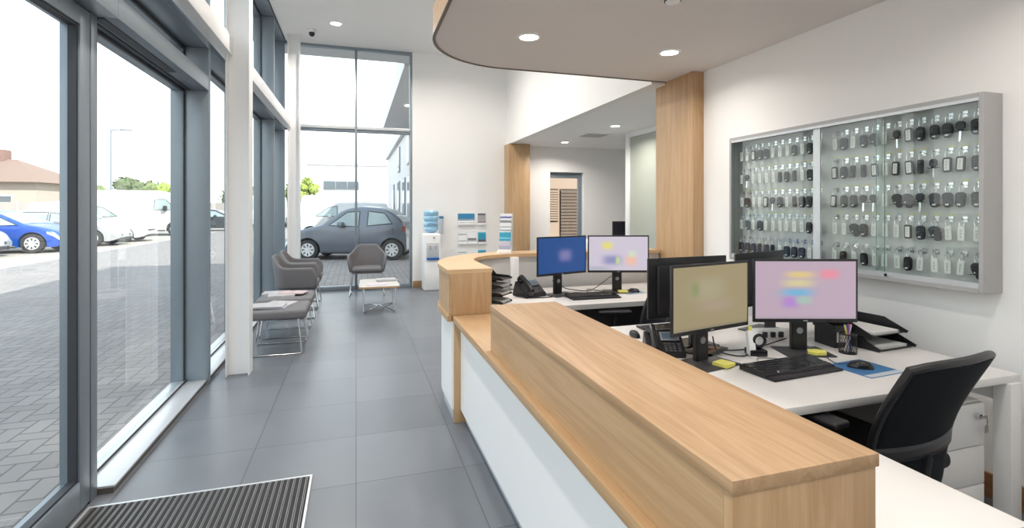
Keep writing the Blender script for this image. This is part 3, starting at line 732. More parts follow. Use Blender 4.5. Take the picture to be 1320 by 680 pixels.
# ------------------------------------------------------------------ desk phones
def phone(x, y, z, rz, label):
    """front of phone faces local -y; handset on the left"""
    t = thing('desk_phone', label, 'phone', (x, y, z), rz)
    b = MB()
    b.prism([(-0.10, 0.0), (0.085, 0.0), (0.10, 0.012), (0.06, 0.125), (0.045, 0.13), (-0.10, 0.030)], -0.095, 0.125, axis='x', bev=0.004)
    b.build('body', black_pl, t)
    b = MB(); b.prism([(0.05, 0.0), (0.09, 0.0), (0.10, 0.09), (0.06, 0.12)], -0.06, 0.09, axis='x'); b.build('foot_stand', black_pl, t)
    al = math.atan2(0.10, 0.145)
    M = Matrix.Translation((0, -0.10, 0.031)) @ Matrix.Rotation(al, 4, 'X')
    b = MB(); b.box(-0.005, 0.105, 0.095, 0.165, 0.0, 0.010, bev=0.003, M=M); s = b.build('display_frame', mat('phone_silver', (0.30, 0.31, 0.33), 0.35, metal=0.4), t)
    MB().box(0.005, 0.095, 0.105, 0.155, 0.010, 0.0112, M=M).build('display', mat('phone_display', (0.09, 0.14, 0.20), 0.15), s)
    b = MB()
    for i in range(3):
        for j in range(4): b.box(0.008 + i * 0.024, 0.026 + i * 0.024, 0.012 + j * 0.018, 0.024 + j * 0.018, 0.0, 0.005, bev=0.001, M=M)
    for j in range(4): b.box(0.085, 0.103, 0.012 + j * 0.018, 0.024 + j * 0.018, 0.0, 0.005, M=M)
    b.build('keypad', mat('phone_keys', (0.10, 0.10, 0.105), 0.5), t)
    b = MB(); pts = [(-0.052, 0.0, 0.040), (-0.052, 0.03, 0.048), (-0.052, 0.09, 0.052), (-0.052, 0.15, 0.048), (-0.052, 0.18, 0.040)]
    b.tube(pts, 0.02, n=14, M=M, rs=[0.024, 0.021, 0.018, 0.021, 0.024])
    b.lathe([(0.0, 0.0), (0.029, 0.0), (0.033, 0.018), (0.026, 0.04), (0, 0.048)], (-0.052, 0.008, 0.003), n=20, M=M)
    b.lathe([(0.0, 0.0), (0.029, 0.0), (0.033, 0.018), (0.026, 0.04), (0, 0.048)], (-0.052, 0.172, 0.003), n=20, M=M)
    b.build('handset', black_gl, t)
    b = MB(); pts = []
    for i in range(120):
        u = i / 119; a = u * 2 * PI * 22
        c = Vector((-0.075 - 0.05 * math.sin(u * PI), -0.10 + 0.17 * u, 0.013 + 0.001))
        pts.append(c + Vector((0.006 * math.cos(a), 0, 0.006 * math.sin(a))))
    b.tube(pts, 0.0018, n=5); b.build('coiled_cord', black_pl, t)
    return t
phone(1.42, 4.13, 0.74, R(20), 'black office phone on the far desk beside the stacked letter trays')
phone(1.55, 2.33, 0.73, R(-22), 'black office phone with blue display half hidden by the oak block').scale = (0.88, 0.88, 0.80)

# ------------------------------------------------------------------ letter trays
def tray(x, y, z, rz, label, w=0.25, d=0.33, h=0.06, low=False):
    """open front faces local -y"""
    t = thing('letter_tray', label, 'letter tray', (x, y, z), rz)
    b = MB(); b.box(-w / 2, w / 2, -d / 2, d / 2, 0.004, 0.008)
    b.build('tray_floor', black_pl, t, smooth=False)
    for s in (-1, 1):
        xx = s * (w / 2)
        prof = [(-d / 2 + 0.02, 0.0), (d / 2, 0.0), (d / 2, h), (d / 2 - 0.05, h), (d / 2 - 0.08, h * 0.5), (-d / 2 + 0.03, h * 0.42), (-d / 2 - 0.005, 0.012), (-d / 2, 0.0)] if low else [(-d / 2 + 0.02, 0.0), (d / 2, 0.0), (d / 2, h), (-d / 2 + 0.12, h), (-d / 2 - 0.01, 0.014), (-d / 2, 0.0)]
        b = MB(); b.prism(prof, min(xx, xx - s * 0.004), max(xx, xx - s * 0.004), axis='x'); b.build('side_wall', black_pl, t, smooth=False)
    MB().box(-w / 2 + 0.004, w / 2 - 0.004, d / 2 - 0.004, d / 2, 0.008, h).build('back_wall', black_pl, t, smooth=False)
    return t
def sheets(x, y, z, rz, label, w=0.21, d=0.297, n=6, th=0.002, m=None, name='paper_stack', cat='papers', group=None):
    b = MB()
    for i in range(n):
        j = (rnd.random() - 0.5) * 0.012; k = (rnd.random() - 0.5) * 0.012
        b.box(-w / 2 + j, w / 2 + j, -d / 2 + k, d / 2 + k, th * i, th * (i + 0.9))
    return tag(b.build(name, m or paper, smooth=False), label, cat, group, (x, y, z), rz)
for i in range(4):
    z = 0.74 + 0.062 * i
    tray(1.078, 3.95, z, R(48), 'black letter tray beside the oak tower, %s of its stack' % ['bottom', 'second from bottom', 'third from bottom', 'topmost'][i], 0.17, 0.22, 0.062, True)
    if i < 3: sheets(1.078, 3.95, z + 0.0085, R(48), 'white papers in the %s letter tray beside the oak tower' % ['bottom', 'second', 'third'][i], 0.14, 0.20, 6, 0.003)
for i, (dx, l) in enumerate(((0, 'lower'), (0.02, 'upper'))):
    z = 0.73 + 0.072 * i
    tray(2.80 - dx, 2.17 + 0.03 * i, z, R(4), '%s black letter tray in the stack by the right wall' % l, 0.30, 0.34, 0.07)
    sheets(2.79 - dx, 2.16 + 0.03 * i, z + 0.0085, R(4), 'white papers lying in the %s letter tray by the right wall' % l, 0.21, 0.30, 7)
t = thing('document_holder', 'open black box file with a white label beside the pen pot', 'file box', (2.575, 2.17, 0.73), R(-8))
MB().box(-0.055, 0.055, -0.05, -0.046, 0.0, 0.12, bev=0.001).build('front', black_pl, t)
MB().box(-0.055, 0.055, 0.09, 0.094, 0.0, 0.14, bev=0.001).build('back', black_pl, t)
for s in (-0.055, 0.051): MB().prism([(-0.046, 0), (0.09, 0), (0.09, 0.14), (-0.046, 0.12)], s, s + 0.004, axis='x').build('side', black_pl, t, smooth=False)
MB().box(-0.051, 0.051, -0.046, 0.09, 0, 0.004).build('bottom', black_pl, t)
MB().box(-0.038, 0.045, -0.0515, -0.0501, 0.03, 0.085).build('white_label', paper, t)
# ------------------------------------------------------------------ pen pot
px, py = 2.50, 2.035
t = thing('pen_pot', 'round black mesh pen pot holding coloured pens on the near desk', 'pen pot', (px, py, 0.73))
w = MB()
for i in range(20):
    for s in (1, -1):
        a0 = 2 * PI * i / 20
        w.tube([(0.041 * math.cos(a0 + s * 0.9 * k / 5), 0.041 * math.sin(a0 + s * 0.9 * k / 5), 0.004 + 0.10 * k / 5) for k in range(6)], 0.0011, n=4)
w.build('mesh_wall', black_pl, t)
MB().lathe([(0, 0), (0.041, 0), (0.042, 0.003), (0, 0.003)]).build('pot_floor', black_pl, t)
MB().lathe([(0.040, 0.100), (0.043, 0.100), (0.043, 0.106), (0.040, 0.106), (0.040, 0.100)]).build('rim', black_pl, t)
pens = [('red', (0.62, 0.03, 0.08), 10, 4), ('blue', (0.04, 0.10, 0.45), -12, -10), ('dark blue', (0.03, 0.05, 0.30), -18, 12), ('white', (0.7, 0.7, 0.7), 20, -6), ('grey', (0.28, 0.3, 0.32), 25, 14), ('pink', (0.6, 0.12, 0.2), 2, -16), ('yellow tipped', (0.65, 0.5, 0.12), -25, 2)]
for i, (n_, c, ax, ay) in enumerate(pens):
    m = mat('pen_' + n_.replace(' ', '_'), c, 0.35)
    t = thing('ballpoint_pen', '%s pen standing in the black mesh pen pot' % n_, 'pen', (px - 0.0012 * ax * 0.6, py - 0.0010 * ay, 0.7335), 0, 'pens in the mesh pot')
    M = Matrix.Rotation(R(ax * 0.6), 4, 'Y') @ Matrix.Rotation(R(-ay * 0.6), 4, 'X')
    MB().lathe([(0.0, 0.0), (0.002, 0.003), (0.0042, 0.016), (0.0045, 0.12), (0.0045, 0.125)], n=10, M=M).build('barrel', m, t)
    MB().lathe([(0.0052, 0.115), (0.0052, 0.148), (0.003, 0.152), (0, 0.152)], n=10, M=M).build('cap', m, t)
# ------------------------------------------------------------------ small desk devices
t = thing('card_reader', 'small black and white desk device with a ring, between the near monitors', 'device', (2.0, 2.14, 0.73), R(-15))
MB().box(-0.045, 0.045, -0.03, 0.045, 0, 0.035, bev=0.006).build('base', black_gl, t)
b = MB(); b.prism([(-0.03, 0.0), (0.02, 0.0), (0.012, 0.06), (0.03, 0.125), (0.005, 0.13), (-0.015, 0.06)], -0.046, -0.014, axis='x', bev=0.004); b.build('white_cradle', white_lam, t)
b = MB(); b.tube([(0.012 + 0.030 * math.cos(2 * PI * i / 24), -0.005, 0.078 + 0.030 * math.sin(2 * PI * i / 24)) for i in range(24)], 0.008, n=10, closed=True); b.build('ring', black_gl, t)
MB().box(0.0, 0.024, -0.004, 0.01, 0.03, 0.052, bev=0.002).build('neck', black_gl, t)
b = MB(); b.box(-0.040, -0.020, 0.006, 0.014, 0.128, 0.150, bev=0.002); b.build('yellow_tab', yellow, t)
t = thing('power_adapter', 'white box adapter with black sockets lying behind the pink calendar monitor', 'adapter', (2.36, 2.42, 0.73), R(-12))
MB().box(-0.10, 0.10, -0.035, 0.035, 0, 0.05, bev=0.006).build('body', white_lam, t)
for i in range(3): MB().box(-0.07 + 0.05 * i, -0.045 + 0.05 * i, -0.05, -0.034, 0.01, 0.042, bev=0.002).build('plug', black_pl, t)
t = thing('paper_tray_pad', 'dark writing pad with a brown cover on the desk behind the olive screen monitor', 'notepad', (1.80, 2.30, 0.73), R(30))
MB().box(-0.12, 0.12, -0.085, 0.085, 0, 0.008, bev=0.002).build('cover', mat('pad_dark', (0.07, 0.065, 0.065), 0.5), t)
MB().box(-0.07, 0.08, -0.06, 0.06, 0.008, 0.0095).build('brown_sheet', mat('pad_brown', (0.30, 0.17, 0.12), 0.6), t)
def cable(name, pts, r, label, m=black_pl):
    # smooth the way points
    P = [Vector(p) for p in pts]; out = []
    for i in range(len(P) - 1):
        a, b, c, d = P[max(0, i - 1)], P[i], P[i + 1], P[min(len(P) - 1, i + 2)]
        for k in range(8):
            s = k / 8
            out.append(0.5 * ((2 * b) + (c - a) * s + (2 * a - 5 * b + 4 * c - d) * s * s + (3 * b - a - 3 * c + d) * s ** 3))
    out.append(P[-1])
    o = MB().tube(out, r, n=8).build(name, m); return tag(o, label, 'cable')
cable('monitor_cable', [(1.75, 2.17, 0.84), (1.80, 2.20, 0.76), (1.87, 2.17, 0.735), (1.93, 2.14, 0.735), (1.99, 2.20, 0.735)], 0.0035, 'thick black cable looping from the olive screen monitor to the desk device')
cable('monitor_cable', [(1.72, 2.19, 0.80), (1.80, 2.28, 0.745), (1.92, 2.25, 0.735), (2.06, 2.24, 0.735), (2.2, 2.28, 0.735), (2.28, 2.22, 0.78)], 0.0035, 'black cable lying behind the desk device towards the pink calendar monitor')
cable('monitor_cable', [(1.93, 2.06, 0.734), (1.97, 2.09, 0.734), (2.04, 2.06, 0.734), (2.09, 2.0, 0.734), (2.10, 1.985, 0.734)], 0.0016, 'thin black keyboard cable in front of the desk device')
cable('mouse_cable', [(2.28, 1.85, 0.75), (2.27, 1.90, 0.734), (2.30, 1.98, 0.734), (2.37, 2.05, 0.734), (2.40, 2.2, 0.734)], 0.0016, 'thin black cable of the mouse on the near blue mat')
cable('monitor_cable', [(2.30, 2.15, 0.85), (2.40, 2.22, 0.76), (2.48, 2.3, 0.735), (2.5, 2.45, 0.735)], 0.0035, 'black cable behind the foot of the pink calendar monitor')
cable('monitor_cable', [(1.66, 4.16, 0.86), (1.80, 4.22, 0.78), (1.90, 4.24, 0.755), (2.0, 4.2, 0.745), (2.10, 4.22, 0.76), (2.24, 4.15, 0.88)], 0.0035, 'black cable sagging between the two far monitors')
cable('monitor_cable', [(1.80, 4.12, 0.745), (1.88, 4.15, 0.745), (1.98, 4.12, 0.745), (2.02, 4.20, 0.76), (2.12, 4.19, 0.745), (2.16, 4.1, 0.745)], 0.003, 'curled black cable on the far desk behind the keyboard')
cable('phone_cable', [(1.36, 4.04, 0.744), (1.46, 4.0, 0.744), (1.58, 4.0, 0.744), (1.66, 4.06, 0.744)], 0.005, 'thick black lead in front of the far desk phone')
# ------------------------------------------------------------------ office chairs (face local +y)
def office_chair(x, y, rz, label, arms=True):
    t = thing('office_chair', label, 'chair', (x, y, 0), rz)
    seat_m = mat('black_seat_fabric', (0.013, 0.013, 0.015), 0.9, var=0.3, scale=150, bump=0.3)
    b = MB(); b.box(-0.25, 0.25, -0.22, 0.27, 0.44, 0.51, bev=0.03, seg=4); b.build('seat', seat_m, t)
    # backrest: curved frame with mesh, leaning back
    def bp(u, v):   # lower edge tucks in behind the seat   # u across -1..1, v up 0..1
        wd = 0.215 + 0.045 * math.sin(v * PI * 0.62) ** 1.0
        if v < 0.25: wd *= 0.88 + 0.12 * (v / 0.25) ** 0.7
        xx = u * wd
        yy = -0.240 - 0.10 * v + 0.045 * abs(u) ** 2 + 0.035 * math.sin(v * PI * 1.2) - 0.02 * v * v
        zz = 0.41 + 0.545 * v - 0.018 * abs(u) ** 3 * v
        return (xx, yy, zz)
    b = MB(); b.grid(lambda a, c: bp(-1 + 2 * a, c), 16, 18); b.build('back_mesh', black_fab, t, solid=0.012)
    b = MB(); loop = [bp(-1, v / 12) for v in range(13)] + [bp(-1 + 2 * u / 8, 1) for u in range(1, 8)] + [bp(1, 1 - v / 12) for v in range(13)] + [bp(1 - 2 * u / 8, 0) for u in range(1, 8)]
    b.tube(loop, 0.015, n=10, closed=True); b.build('back_frame', black_pl, t)
    b = MB(); b.grid(lambda a, c: (bp(-1 + 2 * a, 0.30 + 0.10 * c)[0], bp(-1 + 2 * a, 0.35)[1] - 0.018, bp(0, 0.27 + 0.10 * c)[2]), 12, 3); b.build('lumbar_band', black_pl, t, solid=0.012)
    b = MB(); b.tube([(0, -0.02, 0.42), (0, -0.16, 0.415), (0, -0.235, 0.45), (0, -0.255, 0.56)], 0.02, n=10, rs=[0.03, 0.028, 0.026, 0.018]); b.build('back_stem', black_pl, t)
    if arms:
        for s in (-1, 1):
            b = MB(); b.tube([(s * 0.14, 0.0, 0.425), (s * 0.27, 0.0, 0.425), (s * 0.295, 0.0, 0.46), (s * 0.295, 0.0, 0.655)], 0.016, n=10); a = b.build('arm_post', black_pl, t)
            MB().box(s * 0.295 - 0.045, s * 0.295 + 0.045, -0.13, 0.14, 0.655, 0.685, bev=0.012, seg=3).build('arm_pad', black_pl, a)
    b = MB(); b.box(-0.10, 0.10, -0.10, 0.10, 0.40, 0.445, bev=0.01); b.build('mechanism', black_pl, t)
    b = MB(); b.cyl((0, 0, 0.10), 0.028, 0.14); b.cyl((0, 0, 0.24), 0.016, 0.17); b.build('gas_lift', black_pl, t)
    for i in range(5):
        a = R(72 * i + 18); d = Vector((math.cos(a), math.sin(a), 0))
        b = MB(); b.tube([d * 0.02 + L3(0, 0, 0.12), d * 0.18 + L3(0, 0, 0.10), d * 0.30 + L3(0, 0, 0.075)], 0.02, n=8, rs=[0.028, 0.022, 0.016])
        g = b.build('base_leg', black_pl, t)
        M = Matrix.Translation(d * 0.30) @ Matrix.Rotation(a, 4, 'Z')
        b = MB()
        for s in (-0.014, 0.014): b.cyl((-0.0, s - 0.009, 0.028), 0.028, 0.018, axis='y', n=18, M=M, bev=0.003)
        b.cyl((0, -0.005, 0.028), 0.009, 0.010, axis='y', M=M); b.cyl((0, 0, 0.03), 0.008, 0.05, M=M); b.build('caster', black_pl, g)
    return t
office_chair(2.05, 1.62, R(6), 'black mesh office chair in front of the near desk, its back to the camera')
office_chair(1.90, 3.32, R(75), 'black office chair between the desks, mostly hidden by monitor backs')

# ------------------------------------------------------------------ key cabinet
KX, KY0, KY1, KZ0, KZ1 = 3.005, 1.716, 3.52, 1.07, 2.085
t = thing('key_cabinet', 'large wall mounted grey key cabinet with sliding glass doors', 'cabinet', (XR, (KY0 + KY1) / 2, KZ0))
cab_m = mat('cabinet_grey', (0.40, 0.39, 0.385), 0.4, metal=0.1, var=0.02)
cab_back = mat('cabinet_back_panel', (0.56, 0.565, 0.555), 0.6, var=0.03)
def cp(mb, name, m, **k):
    o = mb.build(name, m, t, **k); o.location = (-XR, -(KY0 + KY1) / 2, -KZ0); return o
cp(MB().box(3.125, 3.1495, KY0 + 0.0225, KY1 - 0.0225, KZ0 + 0.0225, KZ1 - 0.0225), 'back_panel', cab_back)
b = MB(); b.box(KX, 3.149, KY0, KY0 + 0.022, KZ0, KZ1); cp(b, 'side_panel', cab_m, bevel=0.002)
b = MB(); b.box(KX, 3.149, KY1 - 0.022, KY1, KZ0, KZ1); cp(b, 'side_panel', cab_m, bevel=0.002)
cp(MB().box(KX, 3.149, KY0 + 0.022, KY1 - 0.022, KZ1 - 0.022, KZ1), 'top_panel', cab_m)
cp(MB().box(KX, 3.149, KY0 + 0.022, KY1 - 0.022, KZ0, KZ0 + 0.022), 'bottom_panel', cab_m)
cp(MB().box(KX + 0.002, KX + 0.035, KY0 + 0.022, KY1 - 0.022, KZ1 - 0.040, KZ1 - 0.022), 'top_track', alu_light)
cp(MB().box(KX + 0.002, KX + 0.035, KY0 + 0.022, KY1 - 0.022, KZ0 + 0.022, KZ0 + 0.050), 'bottom_track', alu_light)
def pane(x, y0, y1, stile=None):
    o = cp(MB().box(x, x + 0.004, y0, y1, KZ0 + 0.040, KZ1 - 0.030), 'glass_door', cab_glass, smooth=False)
    edge = mat('glass_edge', (0.16, 0.30, 0.27), 0.2)
    MB().box(x - 0.0005, x + 0.0045, y0 - 0.002, y0, KZ0 + 0.042, KZ1 - 0.032).build('edge', edge, o)
    MB().box(x - 0.0005, x + 0.0045, y1, y1 + 0.002, KZ0 + 0.042, KZ1 - 0.032).build('edge', edge, o)
pane(KX + 0.022, 2.70, KY1 - 0.03); pane(KX + 0.010, KY0 + 0.026, 2.27); pane(KX + 0.022, 2.23, 2.68)
cp(MB().box(KX + 0.018, KX + 0.032, 2.665, 2.72, KZ0 + 0.05, KZ1 - 0.04), 'stile', alu_light)
cp(MB().lathe([(0, -0.012), (0.009, -0.012), (0.010, 0.0), (0, 0.0)], (KX + 0.002, 2.20, KZ0 + 0.035), axis='x', n=16), 'lock', chrome)
ys = [3.475 - 0.0665 * k for k in range(12)] + [2.615 - 0.0682 * k for k in range(13)]
zs = [2.005, 1.815, 1.625, 1.44, 1.255]      # hook heights
def hook_mesh():
    b = MB(); b.box(0.012, 0.016, -0.011, 0.011, -0.016, 0.016); b.tube([(0.012, 0, 0.0), (-0.012, 0, 0.0), (-0.02, 0, 0.008)], 0.0025, n=6)
    return b
hk = None; spots = []
for r_ in range(5):
    for c_ in range(25): spots.append((r_, c_))
spots.sort(key=lambda p: -p[1])
rest = MB()
for i, (r_, c_) in enumerate(spots):
    if i < 100:
        if hk is None: hk = hook_mesh().build('hook', chrome, t); o = hk
        else: o = hk.copy(); col.objects.link(o); o.parent = t
        o.location = (-XR + 3.109, ys[c_] - (KY0 + KY1) / 2, zs[r_] - KZ0)
    else:
        rest.box(3.121, 3.125, ys[c_] - 0.008, ys[c_] + 0.008, zs[r_] - 0.012, zs[r_] + 0.012); rest.tube([(3.121, ys[c_], zs[r_]), (3.097, ys[c_], zs[r_]), (3.089, ys[c_], zs[r_] + 0.008)], 0.0025, n=6)
o = cp(rest, 'far_hooks', chrome); o['kind'] = 'stuff'
lab = mat('yellow_label_strip', (0.62, 0.62, 0.28), 0.6)
for r_ in range(1, 5):
    b = MB()
    for c_ in range(25):
        if (c_ * 7 + r_ * 3) % 5 != 0 and not (r_ == 4): b.box(3.1235, 3.1252, ys[c_] - 0.02, ys[c_] + 0.02, zs[r_] + 0.021, zs[r_] + 0.029)
    if len(b.bm.verts): cp(b, 'label_strip', lab, smooth=False)
    else: b.bm.free()
# the keys: B rounded fob, W white tag, F dark frame with white card, K head with blade, D dark slim fob, G twin bunch
rows = ["WWFBBWWWBWBB" + "WBWBGWKFBBBKB",
        "WKWWWWDBDWBD" + "FBDDFWFFDKFFB",
        "WBWWFKBWDBBB" + "FBBKKWGGKBBBB",
        "WBWBWWWWWWBB" + "WWGBWWWFBGWWW",
        "BBBDBDWBBBWB" + "WBWBWWWBWWWWG"]
fob_m = mat('key_fob_black', (0.014, 0.015, 0.018), 0.5, var=0.2, scale=120)
fob_g = mat('key_fob_charcoal', (0.032, 0.034, 0.037), 0.5, var=0.2, scale=120)
tag_w = mat('key_tag_white', (0.74, 0.74, 0.71), 0.5, var=0.03)
ink = mat('key_tag_writing', (0.30, 0.30, 0.30), 0.7)
protos = {}
def rr(w, h, r=0.008, n=4, taper=1.0):
    P = []
    for cx, cz, a0 in ((w / 2 - r, h - r, 0), (-w / 2 + r, h - r, 90), (-w / 2 * taper + r, r, 180), (w / 2 * taper - r, r, 270)):
        P += [(cx + r * math.cos(R(a0 + 90 * k / n)), cz + r * math.sin(R(a0 + 90 * k / n))) for k in range(n + 1)]
    return P
def P_(poly, dy=0.0, dz=0.0): return [(p[0] + dy, p[1] + dz) for p in poly]
def key_proto(k):
    # local: hangs from origin (the hook tip) downward; y across, z up, x out of the wall is negative
    if k == 'B': b = MB().prism(P_(rr(0.036, 0.062, 0.014, 5, 0.86), 0, -0.092), -0.009, 0.006, axis='x', bev=0.003); body = (b, fob_m)
    elif k == 'W': b = MB().prism(P_(rr(0.024, 0.058, 0.005), 0, -0.086), -0.003, 0.002, axis='x', bev=0.001); body = (b, tag_w)
    elif k == 'F': b = MB().prism(P_(rr(0.033, 0.062, 0.008), 0, -0.090), -0.006, 0.003, axis='x', bev=0.002); body = (b, fob_m)
    elif k == 'K': b = MB().prism(P_(rr(0.034, 0.040, 0.014, 5, 0.7), 0, -0.070), -0.008, 0.004, axis='x', bev=0.003); body = (b, fob_m)
    elif k == 'D': b = MB().prism(P_(rr(0.024, 0.062, 0.009, 4), 0, -0.090), -0.009, 0.006, axis='x', bev=0.003); body = (b, fob_g)
    else: b = MB().prism(P_(rr(0.040, 0.050, 0.018, 5, 0.8), 0, -0.080), -0.011, 0.006, axis='x', bev=0.003); body = (b, fob_g)
    o = body[0].build('car_key', body[1])
    MB().tube([(0, 0.009 * math.cos(2 * PI * i / 14), -0.015 + 0.018 * math.sin(2 * PI * i / 14)) for i in range(14)], 0.0013, n=5, closed=True).build('key_ring', chrome, o)
    if k in 'BDG':
        b = MB()
        for (yy, zz) in ((0, -0.048), (0, -0.060)): b.box(-0.0115, -0.009, yy - 0.007, yy + 0.007, zz - 0.004, zz + 0.004, bev=0.0008)
        b.build('buttons', fob_g if k == 'B' else fob_m, o)
        if k != 'D': MB().box(-0.0105 if k == 'B' else -0.0125, -0.0088, -0.006, 0.006, -0.083 if k == 'B' else -0.072, -0.077 if k == 'B' else -0.066).build('emblem', tag_w, o)
    if k == 'G':
        MB().prism(P_(rr(0.026, 0.046, 0.010), -0.016, -0.094), -0.020, -0.012, axis='x', bev=0.002).build('second_fob', fob_m, o)
    if k == 'F':
        MB().box(-0.0068, -0.006, -0.0095, 0.0095, -0.082, -0.036).build('white_card', tag_w, o)
    if k in 'FW':
        b = MB(); x = -0.0072 if k == 'F' else -0.0034
        for zz in (-0.045, -0.050, -0.057, -0.062, -0.069, -0.074): b.box(x, x + 0.0003, -0.004 + 0.002 * (zz < -0.06), 0.0045, zz, zz + 0.002)
        b.build('handwriting', ink, o, smooth=False)
    if k == 'K':
        MB().prism([(-0.004, -0.070), (0.004, -0.070), (0.004, -0.108), (0.0, -0.114), (-0.004, -0.106)], -0.002, 0.001, axis='x').build('blade', chrome, o)
    for q in [o] + list(o.children):
        q.data.transform(Matrix.Scale(1.32, 4))
    return o
kinds = {'B': 'rounded black fob', 'W': 'slim white tag', 'F': 'dark framed white card', 'K': 'black head with a metal blade', 'D': 'slim charcoal fob', 'G': 'bunched pair of dark fobs'}
ordn = ['first', 'second', 'third', 'fourth', 'fifth', 'sixth', 'seventh', 'eighth', 'ninth', 'tenth', 'eleventh', 'twelfth', 'thirteenth']
rown = ['top row', 'second row', 'middle row', 'fourth row', 'bottom row']
for r_ in range(5):
    for c_ in range(25):
        k = rows[r_][c_]
        side = ('left cabinet door', c_) if c_ < 12 else ('right cabinet door', c_ - 12)
        lbl = 'key with %s, %s from left, %s, %s' % (kinds[k], ordn[side[1]], rown[r_], side[0])
        loc = (3.094, ys[c_], zs[r_] - 0.0003)
        if k not in protos:
            o = key_proto(k); protos[k] = o; tag(o, lbl, 'key', 'car keys in the key cabinet', loc)
        else:
            o = dup(protos[k], loc, None, lbl)
        o.rotation_euler = (R(rnd.uniform(-4, 4)), 0, R(rnd.uniform(-14, 14)) if k in 'BDGK' else R(rnd.uniform(-5, 5)))

# ------------------------------------------------------------------ waiting area
def tub_chair(x, y, rz, label):
    """faces local -y; origin on the floor under the seat centre"""
    t = thing('tub_chair', label, 'armchair', (x, y, 0), rz, 'grey tub chairs by the windows')
    W, D = 0.60, 0.56
    # seat
    b = MB(); b.box(-W / 2 + 0.05, W / 2 - 0.05, -D / 2 + 0.01, D / 2 - 0.06, 0.41, 0.485, bev=0.028, seg=4); b.build('seat', grey_fab, t)
    # shell path: front left -> back -> front right
    r = 0.15; hw = W / 2 - 0.01; yb = D / 2 - 0.03; yf = -D / 2
    path = [(-hw, yf + (yb - r - yf) * i / 8) for i in range(8)] + [(-hw + r + r * math.cos(R(180 - 90 * i / 6)), yb - r + r * math.sin(R(180 - 90 * i / 6))) for i in range(7)] + \
           [(-hw + r + (2 * hw - 2 * r) * i / 6, yb) for i in range(1, 6)] + [(hw - r + r * math.cos(R(90 - 90 * i / 6)), yb - r + r * math.sin(R(90 - 90 * i / 6))) for i in range(7)] + \
           [(hw, yb - r - (yb - r - yf) * i / 8) for i in range(1, 9)]
    n = len(path) - 1
    def top(p):
        x, y = p
        k = min(1.0, max(0.0, (hw - abs(x) + 0.01) / 0.14)) if y > yb - r + 0.001 else 0.0
        h = 0.695 + 0.165 * (k * k * (3 - 2 * k))
        return h
    def f(u, v):
        i = min(n, int(round(u * n))); p = path[i]; tp = top(p); z = 0.405 + (tp - 0.405) * v
        k = max(0.0, (tp - 0.70) / 0.16)
        out = 0.02 * v; lean = 0.05 * max(0, (z - 0.45) / 0.4) * (0.3 + 0.7 * k)
        xx = p[0] * (1 + out / 0.3 - 0.14 * v * v * k); yy = p[1] + lean
        if i == 0 or i == n: yy += 0.06 * (v - 0.5) ** 2 * 4 * (1 if v > 0.5 else 0.6)
        else:
            w_ = max(0, 1 - min(i, n - i) / 4.0); yy += w_ * 0.06 * (v - 0.5) ** 2 * 4 * (1 if v > 0.5 else 0.6)
        xx *= 1 - 0.10 * (1 - v) ** 2
        return (xx, yy, z)
    b = MB(); b.grid(f, n, 8); b.build('shell', grey_fab, t, solid=0.045, off=0, sub=1)
    b = MB(); b.grid(lambda u, v: ((u - 0.5) * (W - 0.10), -D / 2 + 0.02 + v * (D - 0.08), 0.405 + 0.0 * u), 4, 4); b.build('underside', grey_fab, t, solid=0.02)
    for s in (-1, 1):
        b = MB(); x0 = s * (W / 2 - 0.06); x1 = s * (W / 2 - 0.015)
        b.tube([(x0, -0.18, 0.405), (x1, -0.245, 0.02), (x1, -0.235, 0.009), (x1, 0.22, 0.009), (x1, 0.235, 0.02), (x0, 0.16, 0.405)], 0.009, n=10); b.build('sled_leg', chrome, t)
    return t
tub_chair(0.19, 9.18, R(-3), 'grey tub chair facing the room in front of the end window')
tub_chair(-0.78, 7.66, R(90), 'nearer grey tub chair beside the side windows, next to the stools')
tub_chair(-0.78, 8.41, R(90), 'farther grey tub chair beside the side windows, by the end column')
def stool(x, y, label):
    t = thing('upholstered_stool', label, 'stool', (x, y, 0), 0, 'grey stools holding magazines')
    b = MB(); b.box(-0.30, 0.30, -0.29, 0.29, 0.365, 0.46, bev=0.03, seg=4); b.build('seat', grey_fab, t)
    for s in (-1, 1):
        b = MB(); yy = s * 0.25
        b.tube([(-0.22, yy * 0.9, 0.367), (-0.255, yy, 0.02), (-0.24, yy, 0.008), (0.24, yy, 0.008), (0.255, yy, 0.02), (0.22, yy * 0.9, 0.367)], 0.008, n=10); b.build('sled_leg', chrome, t)
    return t
stool(-0.79, 5.86, 'nearer grey square stool with magazines beside the white column')
stool(-0.79, 6.56, 'farther grey square stool with magazines, next to the tub chairs')
def magazine(x, y, z, rz, label, w=0.21, d=0.29, c=(0.8, 0.8, 0.8), c2=None, th=0.006, k='m'):
    mn = 'magazine_cover_' + k
    m = mat(mn, c, 0.4, c2=c2, scale=9, stretch=(1, 1, 1))
    t = thing('magazine', label, 'magazine', (x, y, z), rz)
    MB().box(-w / 2, w / 2 - 0.002, -d / 2 + 0.001, d / 2 - 0.001, 0.0004, th - 0.0008).build('pages', paper, t, smooth=False)
    b = MB(); b.box(-w / 2 - 0.001, w / 2, -d / 2, d / 2, th - 0.0008, th); b.box(-w / 2 - 0.001, w / 2, -d / 2, d / 2, 0, 0.0004); b.box(-w / 2 - 0.001, -w / 2, -d / 2, d / 2, 0.0004, th - 0.0008)
    b.build('cover', m, t, smooth=False)
    return t
magazine(-0.83, 5.77, 0.46, R(80), 'blue grey magazine at the bottom of the pile on the nearer stool', c=(0.25, 0.27, 0.42), c2=(0.5, 0.5, 0.55), k='a', th=0.016)
